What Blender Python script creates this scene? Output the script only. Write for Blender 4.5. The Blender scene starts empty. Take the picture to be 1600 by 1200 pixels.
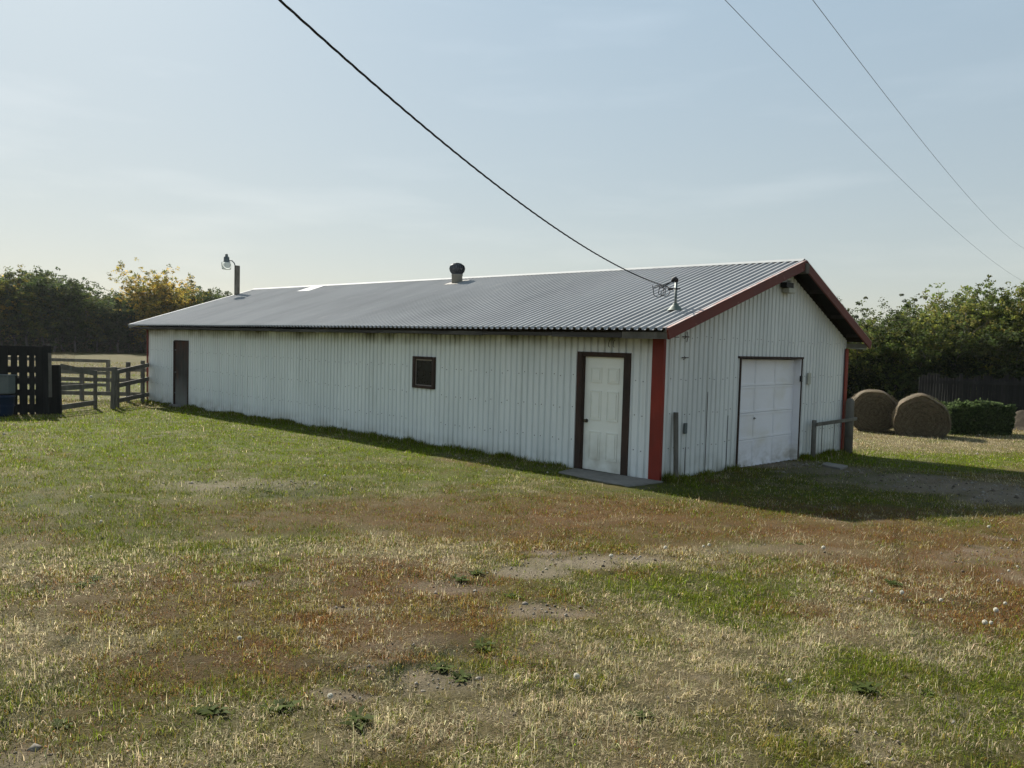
import bpy, math, random
import numpy as np
from mathutils import Vector, Matrix
SC = bpy.context.scene
COL = SC.collection
R = math.radians

# ------------------------------------------------------------------ camera
CAM_POS = np.array([7.290326, -10.867220, 2.296919])
C_R = np.array([0.70944251, 0.70424719, 0.02696702])
C_U = np.array([-0.05468963, 0.01686386, 0.99836098])
C_F = np.array([-0.70263815, 0.70975453, -0.05047896])
FPX = 1229.915
cd = bpy.data.cameras.new('camera')
cd.sensor_width = 36.0
cd.lens = FPX / 1600 * 36.0
cd.clip_start = 0.05
cd.clip_end = 5000
cam = bpy.data.objects.new('camera', cd)
COL.objects.link(cam)
cam.matrix_world = Matrix(((C_R[0], C_U[0], -C_F[0], CAM_POS[0]), (C_R[1], C_U[1], -C_F[1], CAM_POS[1]),
                           (C_R[2], C_U[2], -C_F[2], CAM_POS[2]), (0, 0, 0, 1)))
SC.camera = cam

# ------------------------------------------------------------------ light
SUN_TO = Vector((-3.30, 0.62, 2.50)).normalized()
SUN_EL = math.asin(SUN_TO.z)
SUN_AZ = math.atan2(SUN_TO.x, SUN_TO.y)          # clockwise from +Y
w = bpy.data.worlds.new('World')
SC.world = w
w.use_nodes = True
nt = w.node_tree
nt.nodes.clear()
wo = nt.nodes.new('ShaderNodeOutputWorld')
bg = nt.nodes.new('ShaderNodeBackground')
sky = nt.nodes.new('ShaderNodeTexSky')
sky.sky_type = 'NISHITA'
sky.sun_disc = False
sky.sun_elevation = SUN_EL
sky.sun_rotation = SUN_AZ
sky.altitude = 0
sky.air_density = 1.0
sky.dust_density = 0.5
sky.ozone_density = 1.0
hs = nt.nodes.new('ShaderNodeHueSaturation')
hs.inputs['Saturation'].default_value = 1.0
# smoky autumn haze evens the sky out: compress its range
gm = nt.nodes.new('ShaderNodeGamma')
gm.inputs[1].default_value = 0.37
nt.links.new(sky.outputs[0], gm.inputs[0])
tn = nt.nodes.new('ShaderNodeMixRGB'); tn.blend_type = 'MULTIPLY'; tn.inputs[0].default_value = 1
# smoke near the horizon is warmer and greyer than the air above it
sp_ = nt.nodes.new('ShaderNodeSeparateXYZ'); tg = nt.nodes.new('ShaderNodeTexCoord')
er = nt.nodes.new('ShaderNodeMapRange'); er.inputs[1].default_value = .02; er.inputs[2].default_value = .45
cm = nt.nodes.new('ShaderNodeMixRGB'); cm.inputs[1].default_value = (.96, .955, .90, 1); cm.inputs[2].default_value = (1.0, 1.13, 1.16, 1)
nt.links.new(tg.outputs['Generated'], sp_.inputs[0]); nt.links.new(sp_.outputs[2], er.inputs[0])
nt.links.new(er.outputs[0], cm.inputs[0]); nt.links.new(cm.outputs[0], tn.inputs[2])
nt.links.new(gm.outputs[0], tn.inputs[1])
nt.links.new(tn.outputs[0], hs.inputs['Color'])
# thin high wisps of cloud, laid out by direction of the sky
tc = nt.nodes.new('ShaderNodeTexCoord')
mp = nt.nodes.new('ShaderNodeMapping')
mp.inputs['Scale'].default_value = (1.5, 1.5, 9.0)
nz = nt.nodes.new('ShaderNodeTexNoise')
nz.inputs['Scale'].default_value = 2.2
nz.inputs['Detail'].default_value = 6
rp = nt.nodes.new('ShaderNodeValToRGB')
rp.color_ramp.elements[0].position = 0.52
rp.color_ramp.elements[0].color = (1, 1, 1, 1)
rp.color_ramp.elements[1].position = 0.85
rp.color_ramp.elements[1].color = (1.17, 1.13, 1.11, 1)
mm = nt.nodes.new('ShaderNodeMixRGB')
mm.blend_type = 'MULTIPLY'
mm.inputs[0].default_value = 1
nt.links.new(tc.outputs['Generated'], mp.inputs[0])
nt.links.new(mp.outputs[0], nz.inputs[0])
nt.links.new(nz.outputs[0], rp.inputs[0])
nt.links.new(hs.outputs[0], mm.inputs[1])
nt.links.new(rp.outputs[0], mm.inputs[2])
nt.links.new(mm.outputs[0], bg.inputs[0])
bg.inputs[1].default_value = 0.15
nt.links.new(bg.outputs[0], wo.inputs[0])

sl = bpy.data.lights.new('sun', 'SUN')
sl.energy = 5.0
sl.angle = R(0.9)
sl.color = (1.0, 0.94, 0.84)
so = bpy.data.objects.new('sun', sl)
COL.objects.link(so)
so.rotation_euler = SUN_TO.to_track_quat('Z', 'Y').to_euler()
so.location = (-30, 5, 30)
SC.view_settings.view_transform = 'Standard'
SC.view_settings.look = 'None'
SC.view_settings.exposure = 1.08
SC.view_settings.gamma = 1.0
SC.cycles.max_bounces = 6
SC.cycles.transparent_max_bounces = 6

rnd = random.Random(7)
rng = np.random.default_rng(7)

# ------------------------------------------------------------------ helpers
def bear(px, d):                                   # map x,y at a bearing given as a column of the 1600 px photo
    v = C_F + C_R * (px - 800) / FPX
    v = v[:2] / np.linalg.norm(v[:2])
    return CAM_POS[0] + v[0] * d, CAM_POS[1] + v[1] * d

def gz(x, y):                                      # height of the ground
    x = np.asarray(x, float); y = np.asarray(y, float)
    q = .556 * x - .831 * y
    z = np.clip(np.where(q > 0, .11 + .039 * q, .11 + .02 * q), -.14, .72)
    return z + .012 * np.sin(x * 1.3 + .6 * y) * np.sin(y * 1.1 - .4 * x) + .02 * np.sin(x * .31 + 1) * np.sin(y * .27)

def h2(ix, iy, s):
    n = (ix.astype(np.int64) * 374761393 + iy.astype(np.int64) * 668265263 + s * 2147483647) & 0xffffffff
    n = ((n ^ (n >> 13)) * 1274126177) & 0xffffffff
    return ((n ^ (n >> 16)) & 0xffff) / 65535.0

def vnoise(x, y, s=0):
    ix = np.floor(x); iy = np.floor(y); fx = x - ix; fy = y - iy
    fx = fx * fx * (3 - 2 * fx); fy = fy * fy * (3 - 2 * fy)
    a = h2(ix, iy, s); b = h2(ix + 1, iy, s); c = h2(ix, iy + 1, s); d = h2(ix + 1, iy + 1, s)
    return (a * (1 - fx) + b * fx) * (1 - fy) + (c * (1 - fx) + d * fx) * fy

def fbm(x, y, s=0, o=4):
    t = 0; a = .5; n = 0
    for i in range(o):
        t = t + a * vnoise(x * 2 ** i + 17.3 * i, y * 2 ** i - 9.1 * i, s + i); n += a; a *= .5
    return t / n

def tag(o, label=None, cat=None, group=None, kind=None):
    if label: o['label'] = label
    if cat: o['category'] = cat
    if group: o['group'] = group
    if kind: o['kind'] = kind
    return o

def empty(name, loc=(0, 0, 0), rz=0.0):
    o = bpy.data.objects.new(name, None)
    COL.objects.link(o)
    o.location = loc
    o.rotation_euler = (0, 0, rz)
    o.empty_display_size = .2
    return o

def npmesh(name, V, F, mat, parent=None, col=None, smooth=False, mi=None):
    V = np.asarray(V, np.float32); F = np.asarray(F, np.int32)
    k = F.shape[1]
    me = bpy.data.meshes.new(name)
    me.vertices.add(len(V)); me.vertices.foreach_set('co', V.ravel())
    me.loops.add(F.size); me.loops.foreach_set('vertex_index', F.ravel())
    me.polygons.add(len(F)); me.polygons.foreach_set('loop_start', np.arange(len(F), dtype=np.int32) * k)
    if smooth: me.polygons.foreach_set('use_smooth', np.ones(len(F), bool))
    for m_ in (mat if isinstance(mat, (list, tuple)) else [mat]): me.materials.append(m_)
    if mi is not None: me.polygons.foreach_set('material_index', np.asarray(mi, np.int32))
    if col is not None:
        ca = me.color_attributes.new('Col', 'FLOAT_COLOR', 'POINT')
        c4 = np.ones((len(V), 4), np.float32); c4[:, :3] = col
        ca.data.foreach_set('color', c4.ravel())
    me.update(calc_edges=True)
    o = bpy.data.objects.new(name, me)
    COL.objects.link(o)
    if parent: o.parent = parent
    return o

class MB:
    def __init__(s): s.v = []; s.f = []; s.m = []; s.sm = []
    def add(s, vs, fs, m=0, smooth=False):
        b = len(s.v); s.v += [tuple(v) for v in vs]
        for f in fs: s.f.append(tuple(b + i for i in f)); s.m.append(m); s.sm.append(smooth)
        return s
    def box(s, x0, x1, y0, y1, z0, z1, m=0, bev=0.0):
        if bev <= 0:
            return s.add([(x0, y0, z0), (x1, y0, z0), (x1, y1, z0), (x0, y1, z0), (x0, y0, z1), (x1, y0, z1), (x1, y1, z1), (x0, y1, z1)],
                         [(0, 3, 2, 1), (4, 5, 6, 7), (0, 1, 5, 4), (1, 2, 6, 5), (2, 3, 7, 6), (3, 0, 4, 7)], m)
        c = ((x0 + x1) / 2, (y0 + y1) / 2, (z0 + z1) / 2)
        return s.obox(c, (1, 0, 0), (0, 1, 0), (x1 - x0), (y1 - y0), (z1 - z0), m)
    def obox(s, c, ax, ay, lx, ly, lz, m=0):        # box about a centre along two given axes
        ax = Vector(ax).normalized(); az = ax.cross(Vector(ay)).normalized(); ay = az.cross(ax)
        c = Vector(c); vs = []
        for k in (-.5, .5):
            for i, j in ((-.5, -.5), (.5, -.5), (.5, .5), (-.5, .5)):
                vs.append(c + ax * lx * i + ay * ly * j + az * lz * k)
        return s.add(vs, [(0, 3, 2, 1), (4, 5, 6, 7), (0, 1, 5, 4), (1, 2, 6, 5), (2, 3, 7, 6), (3, 0, 4, 7)], m)
    def bar(s, a, b, wd, th, up=(0, 0, 1), m=0):    # plank from a to b: wd along up, th across
        a = Vector(a); b = Vector(b); d = (b - a).normalized(); sd = d.cross(Vector(up)).normalized(); u = sd.cross(d)
        vs = []
        for p in (a, b):
            for i, j in ((-.5, -.5), (.5, -.5), (.5, .5), (-.5, .5)): vs.append(p + sd * th * i + u * wd * j)
        return s.add(vs, [(0, 1, 2, 3), (7, 6, 5, 4), (0, 4, 5, 1), (1, 5, 6, 2), (2, 6, 7, 3), (3, 7, 4, 0)], m)
    def tube(s, pts, rad, n=8, m=0, cap=True, smooth=True):
        pts = [Vector(p) for p in pts]
        if not isinstance(rad, (list, tuple)): rad = [rad] * len(pts)
        vs = []; fs = []; pr = None
        for i, p in enumerate(pts):
            d = (pts[min(i + 1, len(pts) - 1)] - pts[max(i - 1, 0)]).normalized()
            if pr is None: pr = d.orthogonal().normalized()
            pr = (pr - d * pr.dot(d)).normalized(); q = d.cross(pr)
            for k in range(n):
                a = 2 * math.pi * k / n
                vs.append(p + (pr * math.cos(a) + q * math.sin(a)) * rad[i])
        for i in range(len(pts) - 1):
            for k in range(n):
                fs.append((i * n + k, i * n + (k + 1) % n, (i + 1) * n + (k + 1) % n, (i + 1) * n + k))
        s.add(vs, fs, m, smooth)
        if cap:
            b = len(s.v) - len(vs)
            s.f.append(tuple(b + k for k in reversed(range(n)))); s.m.append(m); s.sm.append(False)
            s.f.append(tuple(b + (len(pts) - 1) * n + k for k in range(n))); s.m.append(m); s.sm.append(False)
        return s
    def lathe(s, c, prof, n=20, m=0, smooth=True, axis=None):
        c = Vector(c); vs = []; fs = []
        for r, z in prof:
            for k in range(n):
                a = 2 * math.pi * k / n; vs.append(c + Vector((r * math.cos(a), r * math.sin(a), z)))
        for i in range(len(prof) - 1):
            for k in range(n):
                fs.append((i * n + k, i * n + (k + 1) % n, (i + 1) * n + (k + 1) % n, (i + 1) * n + k))
        return s.add(vs, fs, m, smooth)
    def build(s, name, mats, parent=None, bevel=0.0):
        me = bpy.data.meshes.new(name)
        me.from_pydata(s.v, [], s.f)
        for m_ in (mats if isinstance(mats, (list, tuple)) else [mats]): me.materials.append(m_)
        me.polygons.foreach_set('material_index', s.m)
        me.polygons.foreach_set('use_smooth', s.sm)
        me.update()
        o = bpy.data.objects.new(name, me)
        COL.objects.link(o)
        if parent: o.parent = parent
        if bevel:
            b = o.modifiers.new('bevel', 'BEVEL'); b.width = bevel; b.segments = 1; b.limit_method = 'ANGLE'
        return o

# ------------------------------------------------------------------ materials
def mat(name, base, rough=.7, metal=0.0, n1=None, n2=None, bump=None, spec=.3, streak=None, extra=None, attr=False, transl=0.0):
    m = bpy.data.materials.new(name); m.use_nodes = True
    t = m.node_tree; N = t.nodes; L = t.links
    b = N['Principled BSDF']
    b.inputs['Roughness'].default_value = rough
    b.inputs['Metallic'].default_value = metal
    b.inputs['Specular IOR Level'].default_value = spec
    co = N.new('ShaderNodeTexCoord')
    def noise(scale, detail=4, sc=(1, 1, 1), rgh=.55):
        mpn = N.new('ShaderNodeMapping'); mpn.inputs['Scale'].default_value = sc
        L.new(co.outputs['Object'], mpn.inputs[0])
        nn = N.new('ShaderNodeTexNoise'); nn.inputs['Scale'].default_value = scale
        nn.inputs['Detail'].default_value = detail; nn.inputs['Roughness'].default_value = rgh
        L.new(mpn.outputs[0], nn.inputs['Vector']); return nn
    if attr:
        a = N.new('ShaderNodeVertexColor'); a.layer_name = 'Col'; cur = a.outputs['Color']
    else:
        c = N.new('ShaderNodeRGB'); c.outputs[0].default_value = (*base, 1); cur = c.outputs[0]
    for spec_ in (n1, n2, streak, extra):               # (colour, scale, lo, hi, amount, stretch)
        if not spec_: continue
        colr, scale, lo, hi, amt, sc = spec_
        nn = noise(scale, 5, sc)
        r = N.new('ShaderNodeMapRange'); r.inputs[1].default_value = lo; r.inputs[2].default_value = hi
        r.inputs[3].default_value = 0; r.inputs[4].default_value = amt
        L.new(nn.outputs[0], r.inputs[0])
        mx = N.new('ShaderNodeMixRGB'); mx.inputs[2].default_value = (*colr, 1)
        L.new(r.outputs[0], mx.inputs[0]); L.new(cur, mx.inputs[1]); cur = mx.outputs[0]
    L.new(cur, b.inputs['Base Color'])
    if bump:
        scale, st, dist, sc = bump
        nn = noise(scale, 6, sc)
        bp = N.new('ShaderNodeBump'); bp.inputs['Strength'].default_value = st; bp.inputs['Distance'].default_value = dist
        L.new(nn.outputs[0], bp.inputs['Height']); L.new(bp.outputs[0], b.inputs['Normal'])
    if transl > 0:
        tr = N.new('ShaderNodeBsdfTranslucent'); mxs = N.new('ShaderNodeMixShader'); mxs.inputs[0].default_value = transl
        L.new(cur, tr.inputs['Color'])
        L.new(b.outputs[0], mxs.inputs[1]); L.new(tr.outputs[0], mxs.inputs[2])
        L.new(mxs.outputs[0], N['Material Output'].inputs[0])
    m['cur'] = 1
    return m, t, cur, b

def zmix(mt, colr, z0, z1, amt, nscale=3.0, nsc=(1, 1, .3)):
    """mix a stain colour in below z1 -> z0 of the object, broken up by noise (a real stain with its own shape)"""
    m, t, cur, b = mt; N = t.nodes; L = t.links
    co = N.new('ShaderNodeTexCoord'); sp = N.new('ShaderNodeSeparateXYZ'); L.new(co.outputs['Object'], sp.inputs[0])
    mpn = N.new('ShaderNodeMapping'); mpn.inputs['Scale'].default_value = nsc; L.new(co.outputs['Object'], mpn.inputs[0])
    nn = N.new('ShaderNodeTexNoise'); nn.inputs['Scale'].default_value = nscale; nn.inputs['Detail'].default_value = 5
    L.new(mpn.outputs[0], nn.inputs['Vector'])
    r = N.new('ShaderNodeMapRange'); r.inputs[1].default_value = z0; r.inputs[2].default_value = z1
    r.inputs[3].default_value = 1; r.inputs[4].default_value = 0
    L.new(sp.outputs[2], r.inputs[0])
    q = N.new('ShaderNodeMapRange'); q.inputs[1].default_value = .35; q.inputs[2].default_value = .68; q.inputs[3].default_value = 0; q.inputs[4].default_value = amt
    L.new(nn.outputs[0], q.inputs[0])
    ml = N.new('ShaderNodeMath'); ml.operation = 'MULTIPLY'; L.new(r.outputs[0], ml.inputs[0]); L.new(q.outputs[0], ml.inputs[1])
    mx = N.new('ShaderNodeMixRGB'); mx.inputs[2].default_value = (*colr, 1)
    L.new(ml.outputs[0], mx.inputs[0]); L.new(cur, mx.inputs[1]); L.new(mx.outputs[0], b.inputs['Base Color'])
    return (m, t, mx.outputs[0], b)

wallm = mat('painted_wall_steel', (.79, .815, .81), .5, 0, n1=((.66, .69, .69), .9, .35, .7, .8, (1, 1, .35)),
            n2=((.83, .85, .84), 3.2, .5, .75, .6, (1, 1, .12)), streak=((.48, .50, .47), 7, .58, .75, .5, (1, 1, .06)), bump=(3.5, .25, .02, (1, 1, .6)), spec=.4)
wallm = zmix(wallm, (.33, .31, .25), .0, .38, .75, 2.2, (1, 1, 1.4))
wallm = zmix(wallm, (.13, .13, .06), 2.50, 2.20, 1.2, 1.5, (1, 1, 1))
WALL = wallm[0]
gabm = mat('painted_gable_steel', (.69, .705, .685), .5, 0, n1=((.55, .57, .56), 1.1, .35, .7, .8, (1, 1, .35)),
           n2=((.72, .73, .71), 3.0, .5, .75, .6, (1, 1, .12)), streak=((.42, .42, .39), 7, .6, .75, .55, (1, 1, .05)), bump=(3.5, .25, .02, (1, 1, .6)), spec=.4)
gabm = zmix(gabm, (.27, .26, .20), .0, .5, .85, 2.6, (1, 1, 1.2))
GABLE = gabm[0]
ROOF = mat('galvanised_roof', (.30, .31, .318), .85, 0, n1=((.20, .21, .217), .8, .4, .7, .5, (1, .25, 1)), n2=((.37, .37, .365), 5, .55, .8, .5, (1, .2, 1)),
           streak=((.33, .29, .25), 6, .68, .82, .5, (1, .12, 1)), spec=.08, bump=(6, .15, .01, (1, 1, 1)))[0]
CAP = mat('bright_flashing', (.34, .355, .355), .8, 0, n1=((.25, .265, .265), 4, .45, .7, .5, (1, 1, 1)))[0]
SCREW = mat('rusty_screw', (.07, .06, .055), .7)[0]
DARKWOOD = mat('dark_weathered_board', (.05, .045, .042), .9, n1=((.14, .13, .115), 2.2, .55, .8, .8, (.35, 3, 3)), bump=(30, .5, .004, (.1, 3, 3)))[0]
GREYWOOD = mat('grey_weathered_board', (.135, .125, .105), .9, n1=((.07, .065, .055), 4, .4, .7, .8, (1, 1, 1)), n2=((.22, .21, .185), 9, .5, .8, .6, (1, 1, .2)), bump=(25, .5, .004, (1, 1, .2)))[0]
BLACKWOOD = mat('blackened_board', (.013, .013, .012), .95, n1=((.032, .032, .029), 6, .45, .75, .8, (1, 1, .15)), bump=(25, .5, .004, (1, 1, .15)))[0]
FRAMEW = mat('worn_brown_frame', (.055, .032, .024), .85, n1=((.025, .02, .017), 5, .4, .7, .8, (1, 1, .3)), n2=((.13, .045, .03), 3, .6, .8, .7, (1, 1, .3)), bump=(30, .4, .003, (1, 1, .1)))[0]
REDP = mat('red_painted_trim', (.24, .026, .014), .65, n1=((.12, .022, .014), 2.0, .35, .7, .9, (1, 1, .5)), n2=((.27, .06, .04), 8, .6, .8, .5, (1, 1, .3)), spec=.3, bump=(20, .15, .003, (1, 1, .3)))[0]
REDM = mat('faded_red_rake', (.13, .026, .018), .6, n1=((.09, .02, .015), 1.8, .4, .7, .7, (1, 1, 1)), n2=((.40, .22, .18), 9, .62, .78, .6, (1, 1, 1)), spec=.3)[0]
DOORW = mat('white_door_paint', (.88, .88, .82), .45, n1=((.76, .77, .71), 2, .4, .75, .6, (1, 1, 1)), spec=.4)
DOORW = zmix(DOORW, (.42, .39, .31), .15, .75, .6, 4.0, (1, 1, 1))[0]
GDOORW = mat('white_garage_paint', (.80, .79, .82), .5, n1=((.70, .70, .73), 1.3, .4, .7, .6, (1, 1, 1)), n2=((.60, .55, .42), 1.0, .52, .7, .35, (1, 1, 2)), spec=.4)
GDOORW = zmix(GDOORW, (.38, .35, .31), .12, .55, .7, 4.0, (1, 1, 2))[0]
DARKDOOR = mat('old_plank_door', (.035, .03, .026), .85, n1=((.13, .055, .03), 3.5, .5, .75, .6, (1, 1, .4)), n2=((.10, .10, .09), 2, .55, .8, .6, (1, 1, .3)))
DARKDOOR = zmix(DARKDOOR, (.17, .17, .155), .1, 1.0, 1.6, .7, (1, 1, .4))
DARKDOOR = zmix(DARKDOOR, (.16, .045, .02), 2.1, 1.6, 1.0, 1.5, (1, 1, .5))[0]
GLASS = mat('dark_window_glass', (.008, .010, .012), .15, 0, n1=((.014, .018, .02), 6, .45, .7, .8, (1, 1, 1)), spec=.2)[0]
PUTTY = mat('pale_window_bead', (.30, .25, .22), .7)[0]
STEEL = mat('dull_steel', (.16, .18, .17), .5, .6, n1=((.09, .09, .085), 12, .45, .7, .7, (1, 1, 1)))[0]
BRASS = mat('tarnished_knob', (.10, .085, .06), .35, .8)[0]
BLACKM = mat('black_rubber', (.012, .012, .013), .55)[0]
GREENB = mat('green_grey_boot', (.10, .13, .11), .6)[0]
PLASTW = mat('weathered_plastic', (.42, .42, .36), .5, n1=((.3, .3, .24), 10, .4, .7, .6, (1, 1, 1)))[0]
CONC = mat('old_concrete', (.19, .175, .155), .9, n1=((.11, .105, .09), 2.5, .4, .7, .8, (1, 1, 1)), n2=((.26, .245, .22), 9, .5, .75, .5, (1, 1, 1)), bump=(40, .5, .005, (1, 1, 1)))[0]
ALUM = mat('vent_metal', (.07, .075, .085), .5, .3, n1=((.03, .03, .03), 8, .4, .7, .6, (1, 1, 1)))[0]
VENTB = mat('vent_throat_metal', (.22, .21, .18), .7, .1, n1=((.22, .2, .17), 8, .4, .7, .6, (1, 1, 1)))[0]
ACRYL = mat('frosted_refractor', (.62, .66, .64), .3, 0, spec=.5, transl=.45)[0]
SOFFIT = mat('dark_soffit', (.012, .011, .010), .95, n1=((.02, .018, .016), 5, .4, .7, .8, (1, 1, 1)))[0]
PALES = mat('pale_soffit_board', (.36, .36, .31), .8, n1=((.22, .23, .17), 6, .45, .7, .6, (1, 1, 1)))[0]
INTER = mat('dark_interior', (.03, .03, .03), .9)[0]
BLUEP = mat('blue_plastic', (.008, .022, .055), .5)[0]
GREYM = mat('grey_painted_metal', (.10, .12, .12), .6, n1=((.07, .08, .08), 5, .4, .7, .6, (1, 1, 1)))[0]
WIREM = mat('cable_jacket', (.018, .018, .018), .7)[0]
WIREG = mat('aluminium_wire', (.16, .16, .17), .6)[0]

GRASSM = mat('grass_blades', (.1, .1, .1), .75, attr=True, transl=.45, spec=.06)[0]
LEAFM = mat('tree_leaves', (.1, .1, .1), .7, attr=True, transl=.5, spec=.12)[0]
BARK = mat('bark', (.13, .12, .10), .9, n1=((.06, .055, .045), 6, .4, .7, .8, (1, 1, .25)), bump=(20, .6, .01, (1, 1, .3)))[0]
STRAW = mat('straw', (.1, .1, .1), .7, attr=True, transl=.15, spec=.2)[0]
BLOBS=[('B',-12.49,-2.41,1.67,3.57,-3.46,1.48,1),
('B',-6.6,-2.01,1.93,3.35,-1.15,0.73,1),
('B',-8.8,-5.83,1.02,1.93,-3.34,1.05,0.6),
('B',2.09,7.84,1.39,2.23,-0.46,1.63,0.9),
('B',0.67,6.95,0.68,1.12,-0.4,1.05,1),
('B',-15.81,-2.28,0.75,1.85,-2.22,0.82,1),
('B',-7.65,-3.83,1.93,3.45,-2.28,1.07,0.9),
('B',-3.27,-2.89,1.36,2.3,-0.8,0.6,0.6),
('G',-2.82,-5.64,1.57,2.53,-2.26,1.17,0.8),
('G',-0.42,-7.56,0.88,1.24,-1.38,0.59,0.8),
('G',-3.43,-7.66,0.59,0.93,-2.76,0.83,0.8),
('G',1.58,-0.35,1.4,2.17,-0.59,1.07,0.8),
('G',3.85,-5.51,0.59,0.75,-0.42,0.64,0.9),
('G',4.67,-5.68,0.27,0.33,-0.21,0.4,1),
('G',5.9,-5.65,0.29,0.35,-0.16,0.55,0.7),
('G',5.7,-6.41,0.19,0.23,-0.11,0.29,0.9),
('G',1.35,2.27,1.02,1.52,-0.42,0.91,0.8),
('G',-3.48,-6.69,1.27,2.05,-3.66,1.42,0.6),
('G',6.31,-6.26,0.27,0.32,-0.13,0.55,0.6),
('G',3.67,-9.22,0.24,0.27,-0.28,0.12,0.5),
('G',4.32,-7.37,0.22,0.26,-0.28,0.32,0.5),
('G',3.45,-5.38,0.69,0.89,-0.39,0.54,0.4),
('G',-5.16,-6.97,0.86,1.48,-1.43,0.45,0.6),
('T',0.16,-8.97,0.5,0.66,-0.68,0.18,0.75),
('T',2.09,-9.55,0.3,0.36,-0.73,0.19,0.7),
('T',3.84,-9.52,0.4,0.45,-0.3,0.12,0.9),
('T',1.15,-6.87,0.45,0.6,-0.49,0.31,0.8),
('T',4.94,-7.74,0.41,0.47,-0.29,0.37,1),
('T',4.64,-6.64,0.34,0.41,-0.24,0.37,1),
('T',5.06,-8.22,0.36,0.42,-0.16,0.18,1),
('T',5.46,-5.46,0.34,0.42,-0.14,0.39,1),
('T',4.95,-5.78,0.2,0.25,-0.13,0.27,1),
('T',-0.34,11.9,2.71,4.87,-0.84,2.48,0.8),
('T',-1.15,20.78,2.29,3.92,-0.99,3.66,0.8),
('T',3.69,-3.54,0.65,0.87,-0.28,0.56,0.5),
('T',6.11,-6.71,0.47,0.55,-0.12,0.4,0.5),
('T',4.09,-6.28,0.26,0.33,-0.16,0.23,0.5),
('T',4.4,-8.58,0.26,0.3,-0.27,0.21,0.7),
('T',4.74,-3.88,0.48,0.61,-0.22,0.59,0.5),
('R',0.95,-3.62,1.93,2.84,-0.73,0.83,1.5),
('R',2.12,-3.51,1.01,1.43,-0.37,0.52,1.3),
('R',2.09,-7.3,0.65,0.83,-0.45,0.31,1),
('R',2.08,-8.17,0.42,0.53,-0.44,0.23,0.7),
('R',3.37,-8.51,0.32,0.39,-0.23,0.14,1.3),
('R',3.45,-9.05,0.36,0.42,-0.28,0.13,0.8),
('R',3.21,-2.6,0.9,1.26,-0.29,0.57,1.2),
('R',4.54,-2.85,0.62,0.82,-0.21,0.61,1.2),
('R',5.27,-3.03,0.58,0.75,-0.3,1.1,1.4),
('R',5.88,-4.19,0.29,0.36,-0.14,0.61,1.2),
('R',3.49,-7.56,0.24,0.29,-0.24,0.21,0.9),
('R',0.76,-5.91,0.61,0.86,-0.58,0.44,0.5),
('R',1.22,-5.26,0.79,1.11,-0.55,0.51,0.6),
('R',4.9,-0.11,0.4,0.57,-0.21,0.89,0.7),
('R',2.05,-2.02,1.48,2.18,-0.37,0.61,0.9),
('R',1.17,-8.49,0.58,0.75,-0.55,0.21,0.6),
('R',3.3,-6.77,0.44,0.56,-0.35,0.35,0.5),
('R',2.29,-4.33,1.02,1.41,-0.33,0.42,0.8),
('S',2.81,-5.19,0.42,0.56,-0.16,0.2,1.3),
('S',2.65,-5.96,0.21,0.27,-0.14,0.15,1.2),
('S',2.65,-6.9,0.28,0.36,-0.16,0.13,0.9),
('S',3.58,-6.73,0.25,0.31,-0.15,0.16,1),
('S',2.29,-5.32,0.15,0.2,-0.09,0.1,1),
('S',3.74,-3.38,0.45,0.61,-0.13,0.26,0.9),
('S',5.11,-2.01,0.47,0.63,-0.14,0.55,0.6),
('S',5.59,-2.43,0.24,0.31,-0.13,0.6,0.8),
('S',3.9,-8.61,0.12,0.14,-0.06,0.04,1),
('S',4.1,-8.08,0.18,0.21,-0.14,0.12,0.5),
('S',-3.08,-5.7,0.58,0.95,-0.56,0.28,0.9),
('S',4.58,-8.16,0.13,0.15,-0.08,0.08,0.4),
('S',0.24,3.97,0.45,0.72,-0.24,0.49,1.5),
('S',1.27,3.8,0.59,0.9,-0.23,0.55,1.5),
('S',2.33,3.72,0.72,1.06,-0.21,0.6,1.5),
('S',3.25,3.73,0.7,1.01,-0.19,0.66,1.5),
('S',4.33,3.47,0.6,0.84,-0.2,0.93,1.5),
('S',3.51,-7.83,0.15,0.18,-0.07,0.06,0.6),
('S',2.73,-7.73,0.14,0.17,-0.07,0.05,0.5),
('D',2.45,-6.67,0.19,0.25,-0.14,0.12,1),
('D',1.01,-8.99,0.11,0.14,-0.16,0.05,1),
('D',-2.25,-5.28,0.36,0.57,-0.45,0.26,0.7),
('D',3.94,-7.99,0.16,0.2,-0.17,0.14,0.8),
('D',5.05,-7.73,0.08,0.1,-0.06,0.08,0.7),
('D',5.32,-4.23,0.17,0.21,-0.05,0.16,0.7),
('D',2.99,-9.78,0.16,0.18,-0.25,0.06,0.4),
('D',3.73,-7.56,0.13,0.16,-0.12,0.11,0.6),
]
PUFFS= [(3.95, -8.73), (5.86, -4.66), (5.88, -4.58), (5.83, -4.24), (2.92, -5.09), (3.22, -3.98), (3.24, -3.91), (-2.74, -7.78), (-1.23, -8.15), (-7.96, -4.36), (-6.84, -6.01), (-8.8, -5.83), (4.04, -3.07), (5.53, -2.5), (5.54, -2.22), (-1.9, -4.15), (-2.41, -4.97), (-9.11, -5.26), (4.62, -7.61), (5.4, -6.7), (5.18, -4.26), (4.82, -0.22), (5.45, -4.21), (-8.78, -2.64), (-2.13, -3.23), (5.81, -3.88), (-16.19, -4.39), (0.38, 13.9), (-0.43, 14.29), (0.59, 16.31), (-0.95, 10.79), (-2.19, -1.84), (-3.01, -4.43), (2.83, -8.66), (4.98, -4.35), (-1.54, -1.04), (3.05, -4.4), (-20.54, -0.35)]
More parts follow.
